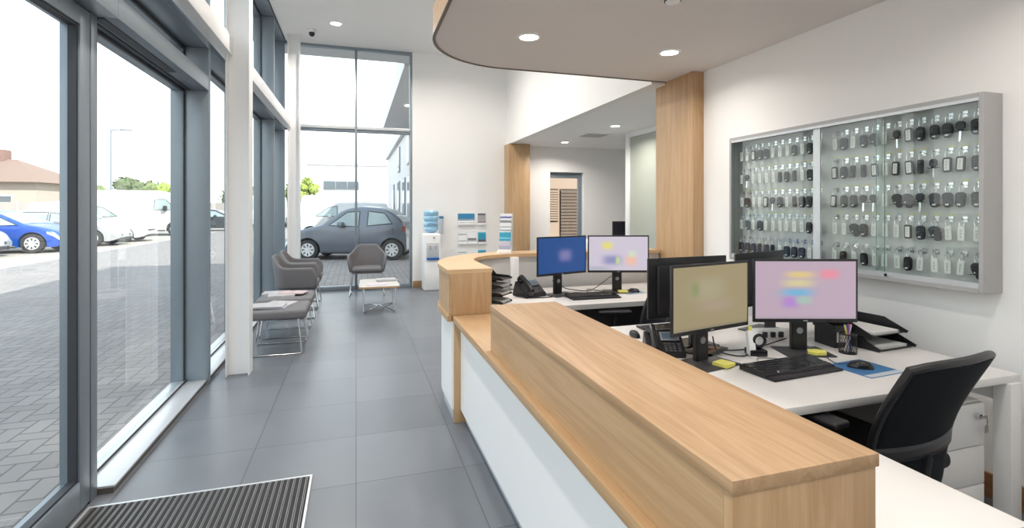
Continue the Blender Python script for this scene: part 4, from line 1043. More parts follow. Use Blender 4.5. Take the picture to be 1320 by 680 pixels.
magazine(-0.86, 5.76, 0.476, R(86), 'white and grey magazine on top of the pile on the nearer stool', c=(0.62, 0.61, 0.60), c2=(0.30, 0.29, 0.31), k='b', th=0.016)
magazine(-0.78, 5.99, 0.46, R(70), 'white magazine at the back edge of the nearer stool', c=(0.62, 0.61, 0.60), c2=(0.30, 0.29, 0.31), k='c', th=0.012)
magazine(-0.84, 6.50, 0.46, R(95), 'thick pale magazine on the near side of the farther stool', c=(0.62, 0.61, 0.60), c2=(0.30, 0.29, 0.31), k='d', th=0.022)
magazine(-0.72, 6.58, 0.482, R(75), 'reddish magazine lying on top on the farther stool', c=(0.50, 0.30, 0.29), c2=(0.6, 0.55, 0.54), k='e', th=0.01)
magazine(-0.97, 5.90, 0.46, R(100), 'white magazine by the window side corner of the nearer stool', c=(0.62, 0.61, 0.60), c2=(0.30, 0.29, 0.31), k='i', th=0.014)
magazine(-0.93, 6.72, 0.46, R(88), 'grey magazine at the back of the farther stool near the chairs', c=(0.62, 0.61, 0.60), c2=(0.30, 0.29, 0.31), k='j', th=0.018)
# coffee table
t = thing('coffee_table', 'low pale coffee table with crossed chrome legs and magazines', 'table', (0.325, 7.83, 0))
hexp = [(-0.25, -0.41), (0.25, -0.41), (0.29, -0.36), (0.27, 0.40), (0.22, 0.44), (-0.22, 0.44), (-0.27, 0.40), (-0.29, -0.36)]
MB().prism(hexp, 0.355, 0.378, bev=0.002).build('plywood_edge', oakx, t)
MB().prism([(a * 0.985, b_ * 0.99) for a, b_ in hexp], 0.378, 0.382).build('tabletop', mat('pale_tabletop', (0.55, 0.53, 0.49), 0.4), t)
for sx, sy in ((-1, -1), (1, -1), (1, 1), (-1, 1)):
    b = MB(); b.tube([(sx * 0.22, sy * 0.34, 0.356), (sx * 0.225, sy * 0.36, 0.02), (sx * 0.21, sy * 0.35, 0.010), (sx * 0.03, sy * 0.03, 0.045), (0, 0, 0.05)], 0.009, n=10); b.build('leg', chrome, t)
magazine(0.30, 7.66, 0.382, R(82), 'grey pink magazine at the front of the coffee table', c=(0.55, 0.42, 0.46), c2=(0.7, 0.66, 0.68), k='f', th=0.008)
magazine(0.46, 8.00, 0.382, R(100), 'dark edged magazine under another at the back of the coffee table', c=(0.35, 0.35, 0.36), c2=(0.5, 0.5, 0.5), k='g', th=0.014)
magazine(0.44, 8.02, 0.396, R(94), 'white open looking magazine topmost on the coffee table', c=(0.62, 0.61, 0.60), c2=(0.30, 0.29, 0.31), k='h', th=0.014)

# ------------------------------------------------------------------ water cooler
t = thing('water_cooler', 'white water cooler with an upturned blue bottle by the end window', 'water cooler', (1.325, 9.35, 0))
b = MB(); b.box(-0.155, 0.155, -0.16, 0.16, 0.0, 1.03, bev=0.025, seg=4); b.build('cabinet', white_lam, t)
MB().box(-0.105, 0.12, -0.166, -0.155, 0.60, 0.87, bev=0.004).build('dispenser_niche', mat('cooler_niche', (0.55, 0.57, 0.58), 0.4), t)
MB().box(-0.105, 0.12, -0.20, -0.160, 0.56, 0.60, bev=0.006).build('drip_tray', mat('cooler_blue', (0.02, 0.12, 0.40), 0.4), t)
MB().box(-0.13, 0.13, -0.166, -0.159, 0.04, 0.52, bev=0.004).build('front_panel', white_lam, t)
MB().lathe([(0, -0.17), (0.014, -0.17), (0.014, -0.158), (0, -0.158)], (0.03, 0, 0.96), axis='y', n=14).build('indicator', mat('indicator_grey', (0.2, 0.22, 0.25), 0.4), t)
for i, (x, c) in enumerate(((-0.045, (0.35, 0.06, 0.05)), (0.06, (0.05, 0.12, 0.4)))):
    b = MB(); b.cyl((x, -0.20, 0.785), 0.012, 0.045, axis='y', n=14); b.cyl((x, -0.198, 0.755), 0.010, 0.03, n=14); a = b.build('tap', chrome, t)
    MB().box(x - 0.016, x + 0.016, -0.205, -0.185, 0.80, 0.812, bev=0.003).build('tap_lever', mat('tap_%d' % i, c, 0.4), a)
bot = mat('water_bottle_blue', (0.30, 0.55, 0.74), 0.08, var=0.2, scale=6, coat=0.6)
b = MB(); pr = [(0.0, 1.02), (0.05, 1.02), (0.055, 1.045), (0.10, 1.07), (0.133, 1.10), (0.136, 1.14), (0.128, 1.155), (0.136, 1.17), (0.136, 1.23), (0.126, 1.245), (0.126, 1.262), (0.136, 1.277), (0.136, 1.34), (0.128, 1.355), (0.136, 1.37), (0.136, 1.43), (0.12, 1.452), (0.0, 1.455)]
b.lathe(pr, n=36); o = b.build('water_bottle', bot, t)
MB().box(-0.09, 0.09, -0.141, -0.128, 1.20, 1.235, bev=0.002).build('bottle_label', mat('bottle_label', (0.03, 0.22, 0.45), 0.5, c2=(0.5, 0.65, 0.75), scale=30), o)
MB().lathe([(0.06, 1.028), (0.14, 1.028), (0.14, 1.04), (0.06, 1.05)], n=28).build('bottle_collar', white_lam, t)
t = thing('cup_dispenser', 'clear tube of paper cups on the wall beside the water cooler', 'cup dispenser', (1.56, YE - 0.06, 1.0))
gl2 = mat('pale_plastic_tube', (0.60, 0.66, 0.72), 0.15, var=0.05, coat=0.5)
MB().lathe([(0.034, 0.0), (0.042, 0.02), (0.042, 0.30), (0.034, 0.30)], n=22).build('tube', gl2, t)
MB().lathe([(0, 0.30), (0.046, 0.30), (0.046, 0.345), (0.0, 0.35)], n=22).build('lid', mat('dispenser_lid', (0.06, 0.22, 0.38), 0.4), t)
MB().lathe([(0, -0.13), (0.026, -0.13), (0.036, -0.04), (0.038, 0.0), (0, 0.0)], n=22).build('paper_cup', white_lam, t)
MB().box(-0.02, 0.02, 0.04, 0.0603, 0.05, 0.28, bev=0.002).build('wall_bracket', white_lam, t)

# ------------------------------------------------------------------ leaflet holders on the end wall
def leaflet_mat(name, bands):
    """bands: list of (top fraction, colour) from the top down, as printed blocks"""
    m = bpy.data.materials.new(name); m.use_nodes = True; nt = m.node_tree; bs = nt.nodes['Principled BSDF']
    tc = _n(nt, 'ShaderNodeTexCoord'); sp = _n(nt, 'ShaderNodeSeparateXYZ'); nt.links.new(tc.outputs['Generated'], sp.inputs[0])
    no = _n(nt, 'ShaderNodeTexNoise'); no.inputs['Scale'].default_value = 7; nt.links.new(tc.outputs['Generated'], no.inputs['Vector'])
    z = math2(nt, 'ADD', sp.outputs[2], math2(nt, 'MULTIPLY_ADD', no.outputs['Fac'], 0.10, -0.05))
    rp = _n(nt, 'ShaderNodeValToRGB'); rp.color_ramp.interpolation = 'CONSTANT'
    el = rp.color_ramp.elements
    bl = sorted(bands); el[0].position = 0; el[0].color = (*bl[0][1], 1)
    el[1].position = bl[1][0]; el[1].color = (*bl[1][1], 1)
    for p, c in bl[2:]:
        q = el.new(p); q.color = (*c, 1)
    nt.links.new(z, rp.inputs[0]); nt.links.new(rp.outputs[0], bs.inputs['Base Color']); bs.inputs['Roughness'].default_value = 0.35
    return m
acr = mat('clear_acrylic', (0.72, 0.76, 0.78), 0.1, var=0.03, coat=0.5)
Bl, Wh, Gy, Dk, Te = (0.04, 0.22, 0.42), (0.82, 0.83, 0.84), (0.42, 0.44, 0.47), (0.12, 0.11, 0.13), (0.03, 0.34, 0.50)
Mv = (0.30, 0.20, 0.22)
lm = [leaflet_mat('leaflet_landscape', [(0, Gy), (0.22, Wh), (0.40, (0.25, 0.33, 0.42)), (0.55, Bl)]),
      leaflet_mat('leaflet_mauve', [(0, Mv), (0.3, Gy), (0.45, (0.4, 0.38, 0.42)), (0.85, Dk)]),
      leaflet_mat('leaflet_white_text', [(0, Wh), (0.22, Gy), (0.32, Wh), (0.74, Gy), (0.86, Wh)]),
      leaflet_mat('leaflet_white_photo', [(0, Wh), (0.22, Gy), (0.34, (0.2, 0.2, 0.22)), (0.5, Wh)]),
      leaflet_mat('leaflet_teal', [(0, Dk), (0.30, (0.1, 0.22, 0.3)), (0.42, Te), (0.85, (0.06, 0.42, 0.6))])]
holders = [(2.06, 1.165, 0.33, 0.235, 0, 'wide landscape', 'top row'), (2.37, 1.165, 0.155, 0.235, 1, 'narrow mauve', 'top row'),
           (1.98, 0.79, 0.155, 0.25, 2, 'white text', 'middle row, left'), (2.175, 0.79, 0.17, 0.25, 3, 'white with a photo', 'middle row, centre'), (2.375, 0.79, 0.155, 0.25, 4, 'teal', 'middle row, right'),
           (1.98, 0.44, 0.155, 0.25, 2, 'white text', 'bottom row, left'), (2.175, 0.44, 0.17, 0.25, 3, 'white with a photo', 'bottom row, centre'), (2.375, 0.44, 0.155, 0.25, 4, 'teal', 'bottom row, right')]
for (x, z, w_, h_, k, l, rw) in holders:
    t = thing('leaflet_holder', 'white wall holder with the %s leaflet, %s' % (l, rw), 'leaflet holder', (x, YE, z), 0, 'wall leaflet holders')
    MB().box(-w_ / 2 - 0.008, w_ / 2 + 0.008, -0.006, -0.0005, 0.0, h_ + 0.01, bev=0.001).build('back_plate', acr, t)
    MB().box(-w_ / 2 - 0.008, w_ / 2 + 0.008, -0.036, -0.033, 0.0, 0.045, bev=0.001).build('front_lip', white_lam, t)
    MB().box(-w_ / 2 - 0.008, w_ / 2 + 0.008, -0.033, -0.006, 0.0, 0.003).build('shelf', white_lam, t)
    o = MB().box(-w_ / 2, w_ / 2, -0.004, 0.004, 0.0, h_ - 0.01).build('leaflet', lm[k], smooth=False)
    tag(o, '%s leaflet standing in the wall holder, %s' % (l, rw), 'leaflet', 'leaflets on the end wall', (x, YE - 0.022, z + 0.0032)); o.rotation_euler = (R(-5), 0, 0)
# tiered stand on the ledge
sx, sy = 1.385, 4.70
t = thing('leaflet_stand', 'tall clear tiered leaflet stand on the curved oak ledge', 'leaflet stand', (sx, sy, HC), R(-22))
b = MB(); b.prism([(-0.075, 0.0), (0.085, 0.0), (0.100, 0.375), (0.092, 0.375), (0.06, 0.03), (-0.06, 0.03)], -0.066, -0.062, axis='x'); b.build('side_panel', acr, t)
b = MB(); b.prism([(-0.075, 0.0), (0.085, 0.0), (0.100, 0.375), (0.092, 0.375), (0.06, 0.03), (-0.06, 0.03)], 0.062, 0.066, axis='x'); b.build('side_panel', acr, t)
b = MB(); b.prism([(0.070, 0.0), (0.076, 0.0), (0.106, 0.378), (0.100, 0.378)], -0.062, 0.062, axis='x'); b.build('back_panel', acr, t)
MB().box(-0.062, 0.062, -0.075, 0.070, 0.0, 0.004).build('base', acr, t)
tiers = [(-0.058, 0.006, 0.13, leaflet_mat('leaflet_tier_lilac', [(0, Wh), (0.2, (0.35, 0.36, 0.5)), (0.5, (0.5, 0.5, 0.6)), (0.85, Te)]), 'lilac photo', 'lowest'),
         (-0.020, 0.09, 0.12, leaflet_mat('leaflet_tier_blue', [(0, (0.1, 0.2, 0.32)), (0.3, (0.2, 0.55, 0.72)), (0.5, Te), (0.9, Wh)]), 'turquoise', 'second'),
         (0.018, 0.17, 0.12, leaflet_mat('leaflet_tier_white', [(0, Wh), (0.3, (0.3, 0.34, 0.38)), (0.42, Wh), (0.6, Gy), (0.7, Wh)]), 'white', 'third'),
         (0.055, 0.25, 0.125, leaflet_mat('leaflet_tier_grey', [(0, (0.25, 0.27, 0.28)), (0.5, Wh), (0.66, (0.12, 0.12, 0.4)), (0.80, Wh)]), 'white with dark photo', 'topmost')]
Rz = Matrix.Rotation(R(-22), 4, 'Z')
for (yy, zz, hh, m, l, pos) in tiers:
    MB().box(-0.062, 0.062, yy - 0.010, yy - 0.007, zz, zz + 0.03).build('tier_lip', white_lam, t)
    MB().box(-0.062, 0.062, yy - 0.007, yy + 0.012, zz - 0.002, zz).build('tier_shelf', acr, t)
    o = MB().box(-0.055, 0.055, -0.003, 0.003, 0.0, hh).build('leaflet', m, smooth=False)
    p = Rz @ Vector((0, yy + 0.001, 0))
    tag(o, '%s leaflet in the %s pocket of the clear stand on the ledge' % (l, pos), 'leaflet', 'leaflets in the tiered stand', (sx + p.x, sy + p.y, HC + zz + 0.0002), R(-22)); o.rotation_euler = (R(-9), 0, R(-22))
# ------------------------------------------------------------------ back room cabinet with a black screen
t = thing('storage_cupboard', 'white cupboard standing in the back room behind the far monitors', 'cupboard', (4.65, 8.75, 0))
MB().box(-0.45, 0.45, -0.2, 0.25, 0.0, 0.90, bev=0.003).build('body', white_lam, t)
for s in (-1, 1):
    d = MB().box(min(0.002 * s, 0.445 * s), max(0.002 * s, 0.445 * s), -0.218, -0.2, 0.03, 0.88, bev=0.002).build('door', white_lam, t)
    MB().box(0.03 * s - 0.005, 0.03 * s + 0.005, -0.235, -0.218, 0.55, 0.70, bev=0.002).build('handle', chrome, d)
t = thing('black_display', 'small plain black display in the back room above the far monitors', 'display', (4.94, 8.73, 0.90), R(-20))
MB().box(-0.19, 0.19, -0.02, 0.02, 0.03, 0.345, bev=0.004).build('housing', black_pl, t)
MB().box(-0.175, 0.175, -0.0215, -0.0195, 0.05, 0.33).build('screen', mat('screen_far_side', (0, 0, 0)), t)
MB().box(-0.10, 0.10, -0.08, 0.08, 0.0, 0.012, bev=0.003).build('base', black_pl, t); MB().box(-0.02, 0.02, -0.01, 0.02, 0.012, 0.04).build('neck', black_pl, t)
# ================================================================== outside
# ground: block paving near the building, pale tarmac of the car park beyond
pav = paver_mat()
st(MB().box(-8.5, -1.42, -12, 40, -0.14, -0.02).build('ground_paving', pav, smooth=False))
st(MB().box(-1.42, 14, YE + 0.30, 40, -0.14, -0.02).build('ground_paving', pav, smooth=False))
tar = mat('car_park_surface', (0.36, 0.325, 0.29), 0.9, var=0.08, scale=0.8)
w = MB(); w.box(-160, -8.5, -60, 200, -0.14, -0.022); w.box(-8.5, 160, 40, 200, -0.14, -0.022)
st(w.build('ground_car_park', tar, smooth=False))
st(MB().box(-8.58, -8.46, -12, 40, -0.10, -0.012).build('ground_kerb_strip', mat('kerb_stone', (0.4, 0.39, 0.38), 0.9), smooth=False))
ext_w = mat('exterior_white_cladding', (0.62, 0.63, 0.64), 0.6, var=0.01, scale=2)
# roof and eaves of this building
st(MB().box(-1.75, 7.2, -3.4, YE + 0.85, 4.62, 5.15).build('roof', ext_w, smooth=False))
st(MB().box(7.0, 7.2, -3.2, YE + 0.3, -0.1, 4.62).build('wall_outer_right', ext_w, smooth=False))
st(MB().box(-1.42, 7.2, -3.4, -3.2, -0.1, 4.62).build('wall_outer_rear', ext_w, smooth=False))
st(MB().box(-1.75, -1.50, -3.4, YE + 0.85, 4.47, 4.62).build('trim_roof_eaves', mat('grey_eaves', (0.66, 0.67, 0.68), 0.6), smooth=False))
st(MB().box(-1.50, 7.2, YE + 0.305, YE + 0.85, 4.47, 4.62).build('trim_roof_eaves', mat('grey_eaves', (0, 0, 0)), smooth=False))
# projecting wing beyond the end window, with its own eaves
t = thing('building_wing', 'white wing of the building with tall grey windows beyond the end window', 'building', (3.6, 24, 0))
def wp(mb, n_, m, p=None, **k):
    o = mb.build(n_, m, p or t, **k)
    if p is None: o.location = (-3.6, -24, 0)
    return o
wp(MB().box(1.85, 5.5, 17.6, 31.5, -0.03, 4.4), 'wall', ext_w, smooth=False)
wp(MB().box(0.95, 5.6, YE + 0.86, 19.6, 4.42, 4.95), 'eaves', mat('grey_eaves', (0.66, 0.67, 0.68), 0.6), smooth=False)
wp(MB().box(1.7, 5.6, 19.6, 31.6, 4.42, 4.95), 'parapet', ext_w, smooth=False)
gd = mat('dark_window_glass', (0.10, 0.12, 0.14), 0.08, var=0.2, scale=1.0)
for yy in (17.9, 20.0, 22.6, 25.9):
    f = wp(MB().box(1.80, 1.86, yy, yy + 1.0, 0.3, 2.7, bev=0.01), 'window', alu)
    MB().box(1.79, 1.802, yy + 0.07, yy + 0.93, 0.37, 2.63).build('pane', gd, f)
for yy in (18.2, 22.5): 
    f = wp(MB().box(1.80, 1.86, yy, yy + 1.0, 3.1, 4.2, bev=0.01), 'window', alu); MB().box(1.79, 1.802, yy + 0.07, yy + 0.93, 3.17, 4.13).build('pane', gd, f)
for yy in (12.0, 14.6): wp(MB().lathe([(0, 0), (0.09, 0), (0.09, -0.012), (0, -0.012)], (1.42, yy, 4.419)), 'eaves_light', lamp_em)
# white industrial building across the yard
t = thing('industrial_building', 'long white industrial building with a strip window across the yard', 'building', (-1, 50, 0))
MB().box(-3.1, 14.0, -2, 14, -0.03, 5.35).build('wall', ext_w, t, smooth=False)
MB().box(-3.2, 14.1, -2.1, 14.1, 5.35, 5.6).build('roof_edge', mat('pale_grey_fascia', (0.45, 0.46, 0.47), 0.6), t, smooth=False)
f = MB().box(-1.78, 1.27, -2.05, -1.99, 3.15, 3.95, bev=0.01).build('strip_window', alu, t)
for i in range(3): MB().box(-1.72 + 1.0 * i, -0.79 + 1.0 * i, -2.06, -2.045, 3.22, 3.88).build('pane', gd, f)
f = MB().box(1.8, 3.6, -2.05, -1.99, 0.0, 2.3, bev=0.01).build('roller_door', alu_light, t)
f = MB().box(5.0, 8.5, -2.05, -1.99, 1.3, 2.0, bev=0.01).build('low_window', alu, t)
# brick annexe seen through the back room door
t = thing('brick_annexe', 'pink brick building with brown slatted shutters behind the back room door', 'building', (5.2, 13.6, 0))
br = mat('pinkish_render', (0.36, 0.27, 0.21), 0.9, var=0.05, scale=3)
MB().box(-1.5, 2.5, 0, 0.3, -0.03, 3.6).build('wall', br, t, smooth=False)
slm = mat('brown_slats', (0.10, 0.065, 0.045), 0.7, var=0.3)
def louv(x0, x1, z0, z1, m, n):
    b = MB()
    for i in range(n):
        z = z0 + (z1 - z0) * i / n
        b.prism([(-0.05, z), (-0.02, z + 0.01), (-0.02, z + (z1 - z0) / n * 0.8), (-0.03, z + (z1 - z0) / n * 0.8)], x0, x1, axis='x')
    b.build('slatted_shutter', m, t, smooth=False)
louv(0.48, 0.99, 0.2, 2.03, slm, 20); louv(0.04, 0.38, 1.14, 2.03, mat('tan_slats', (0.24, 0.17, 0.12), 0.7), 13)
MB().box(0.02, 0.40, -0.012, -0.0005, 1.10, 2.06).build('recess', mat('shutter_recess', (0.08, 0.055, 0.04), 0.8), t); MB().box(0.46, 1.01, -0.012, -0.0005, 0.15, 2.06).build('recess', mat('shutter_recess', (0, 0, 0)), t)

# ------------------------------------------------------------------ vehicles (front towards local +x)
def lerp_tab(T, x):
    if x <= T[0][0]: return T[0][1]
    for (a, b), (c, d) in zip(T, T[1:]):
        if x <= c:
            k = (x - a) / (c - a) if c > a else 0
            return b + (d - b) * k
    return T[-1][1]
tyre_m = mat('tyre_rubber', (0.03, 0.03, 0.032), 0.8)
hub_m = mat('silver_hubcap', (0.62, 0.63, 0.64), 0.35, metal=0.2)
hub_d = mat('hubcap_slots', (0.05, 0.05, 0.055), 0.6)
car_gl = mat('car_window_glass', (0.30, 0.38, 0.385), 0.06, var=0.3, scale=3, coat=0.5)
lamp_c = mat('headlamp_clear', (0.75, 0.77, 0.8), 0.1, coat=1.0)
plate_m = mat('blank_number_plate', (0.75, 0.75, 0.72), 0.5)
trim_bk = mat('black_car_trim', (0.03, 0.03, 0.033), 0.5)
def car(name, label, cat, loc, rz, paint, L, W, top, belt, wx, wr, wins, shield, rear, van=False, group=None, lower=None, detail=True, tumble=0.34):
    t = thing(name, label, cat, loc, rz, group)
    h = L / 2; zb0 = 0.20 if not van else 0.26; Ra = wr + 0.055
    pl = lambda x: 1 - (0.24 if x > 0 else 0.12) * max(0, (abs(x) / h - 0.62) / 0.38) ** 2.4
    def tp(x):   # smoothed top
        s = 0; 
        for k in (-2, -1, 0, 1, 2): s += lerp_tab(top, min(h, max(-h, x + 0.04 * k)))
        return s / 5
    def wd(x, z):
        b_ = W / 2 * pl(x)
        if z > belt: b_ -= (z - belt) * tumble
        if z < 0.55: b_ -= (0.55 - z) * 0.12
        return b_
    def zb(x):
        z = zb0 + 0.10 * max(0, (abs(x) - (h - 0.25)) / 0.25)
        for w_ in wx:
            d = abs(x - w_)
            if d < Ra: z = max(z, wr + math.sqrt(max(0, Ra * Ra - d * d)))
        return z
    xs = sorted(set([round(-h + L * i / 60, 4) for i in range(61)] + [round(w_ + Ra * c_, 4) for w_ in wx for c_ in (-1.001, -0.999, -0.98, -0.94, -0.87, -0.75, -0.55, -0.3, 0, 0.3, 0.55, 0.75, 0.87, 0.94, 0.98, 0.999, 1.001)]))
    b = MB(); V = []
    for x in xs:
        z0, z1 = zb(x), tp(x); rc = min(0.09 if not van else 0.12, (z1 - z0) * 0.3)
        side = []
        for k in range(9):
            z = z0 + (z1 - rc - z0) * k / 8; side.append((wd(x, z), z))
        yw = wd(x, z1 - rc)
        for a in (22, 45, 67, 90): side.append((yw - rc * (1 - math.cos(R(a))), z1 - rc + rc * math.sin(R(a))))
        yt = side[-1][0]
        for k in (0.66, 0.33): side.append((yt * k, z1 + 0.018 * (1 - k)))
        ring = [(y, z) for y, z in side] + [(0, z1 + 0.02)] + [(-y, z) for y, z in side[::-1]]
        V.append([b.bm.verts.new((x, y, z)) for y, z in ring])
    for A, B in zip(V, V[1:]):
        for j in range(len(A)): b.bm.faces.new((A[j], A[(j + 1) % len(A)], B[(j + 1) % len(A)], B[j]))
    b.bm.faces.new(V[0][::-1]); b.bm.faces.new(V[-1])
    body = b.build('body', paint, t, angle=28)
    for s in (1, -1):
        for (q) in wins:   # four corners bl, tl, tr, br in x,z
            g = MB()
            def f(u, v, q=q, s=s):
                bx = q[0][0] + (q[3][0] - q[0][0]) * u; bz = q[0][1] + (q[3][1] - q[0][1]) * u
                tx = q[1][0] + (q[2][0] - q[1][0]) * u; tz = q[1][1] + (q[2][1] - q[1][1]) * u
                x = bx + (tx - bx) * v; z = bz + (tz - bz) * v
                return (x, s * (wd(x, z) + 0.006), z)
            g.grid(f, 10, 5); gw = g.build('side_window', car_gl, t)
            ed = MB(); P5 = []
            for (u, v) in [(i / 8, 0) for i in range(8)] + [(1, i / 4) for i in range(4)] + [(1 - i / 8, 1) for i in range(8)] + [(0, 1 - i / 4) for i in range(4)]:
                P5.append(f(u, v))
            ed.tube(P5, 0.013, n=6, closed=True); ed.build('window_seal', trim_bk, gw)
        if detail:
            m_ = MB(); mxp = shield[0] - 0.02 if not van else shield[0]
            m_.box(mxp - 0.11, mxp + 0.06, s * (W / 2 + 0.10) - 0.10, s * (W / 2 + 0.10) + 0.06, belt + 0.02, belt + (0.17 if not van else 0.30), bev=0.03, seg=3); m_.build('door_mirror', paint if not van else trim_bk, t)
            for q in wins[:2]:
                xh = q[0][0] + 0.12
                g = MB(); yy = wd(xh, belt - 0.10); g.box(xh - 0.08, xh + 0.08, s * yy - 0.02, s * yy + 0.028, belt - 0.115, belt - 0.085, bev=0.008); g.build('door_handle', paint, t)
                g = MB(); xv = q[0][0] - 0.03
                g.grid(lambda u, v: (xv + 0.014 * u, s * (wd(xv, 0.32 + (belt - 0.32) * v) + 0.003), max(zb(xv) + 0.02, 0.32) + (belt - max(zb(xv) + 0.02, 0.32)) * v), 1, 8); g.build('door_seam', trim_bk, t)
            g = MB(); x0, x1 = wx[0] + Ra + 0.05, wx[1] - Ra - 0.05
            if x0 > x1: x0, x1 = wx[1] + Ra + 0.05, wx[0] - Ra - 0.05
            g.grid(lambda u, v: (x0 + (x1 - x0) * u, s * (wd(0, 0.24) + 0.012), zb0 - 0.01 + 0.07 * v), 6, 1); g.build('sill_trim', trim_bk if lower is None else lower, t, solid=0.01)
        g = MB(); xa, xb_ = h - 0.42, h - 0.06
        g.grid(lambda u, v: (xa + (xb_ - xa) * u, s * (wd(xa + (xb_ - xa) * u, 0.7) + 0.005 - 0.0 * v), min(tp(xa + (xb_ - xa) * u) - 0.09, belt - 0.06) - 0.13 * v * (0.5 + 0.5 * u)), 8, 3); g.build('headlight', lamp_c, t)
        g = MB(); g.grid(lambda u, v: (-h + 0.02 + 0.10 * u, s * (wd(-h + 0.02 + 0.1 * u, 0.9) + 0.005), belt - 0.12 + 0.16 * v), 4, 3); g.build('tail_light', mat('tail_light_red', (0.22, 0.05, 0.05), 0.3, coat=0.4), t)
    g = MB(); g.grid(lambda u, v: (shield[0] + (shield[1] - shield[0]) * u, (v * 2 - 1) * (wd(shield[0] + (shield[1] - shield[0]) * u, tp(shield[0] + (shield[1] - shield[0]) * u) - 0.09) - 0.10), tp(shield[0] + (shield[1] - shield[0]) * u) + 0.028 - 0.016 * abs(v * 2 - 1)), 10, 8); g.build('windscreen', car_gl, t)
    g = MB(); g.grid(lambda u, v: (rear[0] + (rear[1] - rear[0]) * u, (v * 2 - 1) * (wd(rear[0] + (rear[1] - rear[0]) * u, tp(rear[0] + (rear[1] - rear[0]) * u) - 0.09) - 0.12), tp(rear[0] + (rear[1] - rear[0]) * u) + 0.026 - 0.016 * abs(v * 2 - 1)), 8, 8); g.build('rear_window', car_gl, t)
    fr = tp(h)
    MB().box(h - 0.03, h + 0.012, -0.26, 0.26, 0.36, 0.47, bev=0.004).build('number_plate', plate_m, t)
    MB().box(h - 0.06, h + 0.006, -W * 0.30, W * 0.30, 0.22, 0.33, bev=0.01).build('lower_grille', trim_bk, t)
    MB().box(h - 0.06, h + 0.006, -W * 0.22, W * 0.22, min(fr - 0.09, 0.60), min(fr - 0.02, 0.68), bev=0.008).build('grille', trim_bk, t)
    MB().box(-h - 0.008, -h + 0.03, -0.26, 0.26, 0.5, 0.61, bev=0.004).build('number_plate', plate_m, t)
    b = MB(); b.box(min(wx) - Ra + 0.02, max(wx) + Ra - 0.02, -W / 2 + 0.24, W / 2 - 0.24, zb0 + 0.02, wr * 2 + 0.04); b.build('wheel_housing', trim_bk, t)
    for w_ in wx:
        for s in (1, -1):
            y0 = s * (W / 2 - 0.11)
            M = Matrix.Translation((w_, y0, wr)) @ Matrix.Rotation(R(-90 * s), 4, 'X')
            b = MB(); b.lathe([(wr * 0.62, -0.10), (wr * 0.95, -0.095), (wr, -0.07), (wr, 0.07), (wr * 0.95, 0.095), (wr * 0.66, 0.10), (wr * 0.64, 0.06), (0, 0.05)], n=36, M=M); tw = b.build('wheel', tyre_m, t)
            b = MB(); b.lathe([(wr * 0.66, 0.088), (wr * 0.60, 0.10), (wr * 0.18, 0.090), (wr * 0.14, 0.104), (0, 0.106)], n=36, M=M); b.build('hubcap', hub_m, tw)
            b = MB()
            for k in range(8):
                a = 2 * PI * k / 8
                Mk = M @ Matrix.Rotation(a, 4, 'Z')
                b.prism([(wr * 0.30, -wr * 0.035), (wr * 0.54, -wr * 0.085), (wr * 0.54, wr * 0.085), (wr * 0.30, wr * 0.035)], 0.094, 0.103, M=Mk)
            b.build('hub_slots', hub_d, tw)
    return t
def paintm(n_, c, metal=0.0): return mat('car_paint_' + n_, c, 0.32, metal=metal, var=0.03, scale=1.5, coat=0.35)
hatch_top = [(-1.825, 0.62), (-1.81, 0.95), (-1.70, 1.12), (-1.50, 1.30), (-1.25, 1.46), (-0.95, 1.53), (-0.5, 1.565), (-0.15, 1.53), (0.05, 1.45), (0.62, 1.03), (0.95, 0.96), (1.4, 0.84), (1.7, 0.66), (1.825, 0.45)]
hatch_win = [[(-0.45, 0.98), (-0.45, 1.42), (-0.08, 1.40), (0.42, 1.01)], [(-1.42, 1.07), (-1.18, 1.37), (-0.70, 1.43), (-0.70, 1.00)]]
grey_p = paintm('grey', (0.13, 0.15, 0.185), 0.45)
def hatch(name, label, loc, rz, paint, sc_=1.0):
    c_ = car(name, label, 'car', loc, rz, paint, 3.65, 1.70, hatch_top, 0.95, (1.035, -1.415), 0.30, hatch_win, (0.09, 0.60), (-1.74, -1.48)); c_.scale = (sc_,) * 3
    return c_
hatch('grey_hatchback', 'grey hatchback parked side on just outside the end window', (-0.117, 16.30, -0.02), R(163), grey_p)
sal_top = [(-2.2, 0.6), (-2.17, 0.95), (-2.0, 1.06), (-1.45, 1.36), (-0.7, 1.47), (0.0, 1.45), (0.35, 1.36), (1.15, 0.97), (1.6, 0.88), (1.98, 0.74), (2.15, 0.58), (2.2, 0.42)]
sal_win = [[(0.0, 0.93), (0.0, 1.35), (0.32, 1.30), (1.0, 0.95)], [(-0.92, 0.95), (-0.88, 1.36), (-0.07, 1.36), (-0.07, 0.93)], [(-1.5, 1.0), (-1.20, 1.27), (-0.98, 1.32), (-1.0, 0.96)]]
def saloon(name, label, loc, rz, paint, group=None):
    return car(name, label, 'car', loc, rz, paint, 4.4, 1.8, sal_top, 0.90, (1.38, -1.32), 0.33, sal_win, (0.38, 1.12), (-1.95, -1.5), group=group)
saloon('silver_car', 'silver car cut off by the left edge of the picture', (-12.7, 19.45, -0.02), 0, paintm('silver', (0.42, 0.43, 0.45), 0.5))
saloon('blue_hatchback', 'bright blue hatchback parked outside the left window', (-11.75, 21.75, -0.02), 0, paintm('blue', (0.02, 0.085, 0.42), 0.2))
saloon('grey_estate', 'silver grey car with dark windows parked behind the blue hatchback', (-11.35, 24.8, -0.02), 0, paintm('pale_silver', (0.45, 0.47, 0.48), 0.4))
mpv_top = [(-2.2, 0.7), (-2.18, 1.5), (-2.05, 1.75), (-1.0, 1.82), (0.2, 1.80), (0.6, 1.68), (1.35, 1.15), (1.75, 1.0), (2.1, 0.80), (2.2, 0.5)]
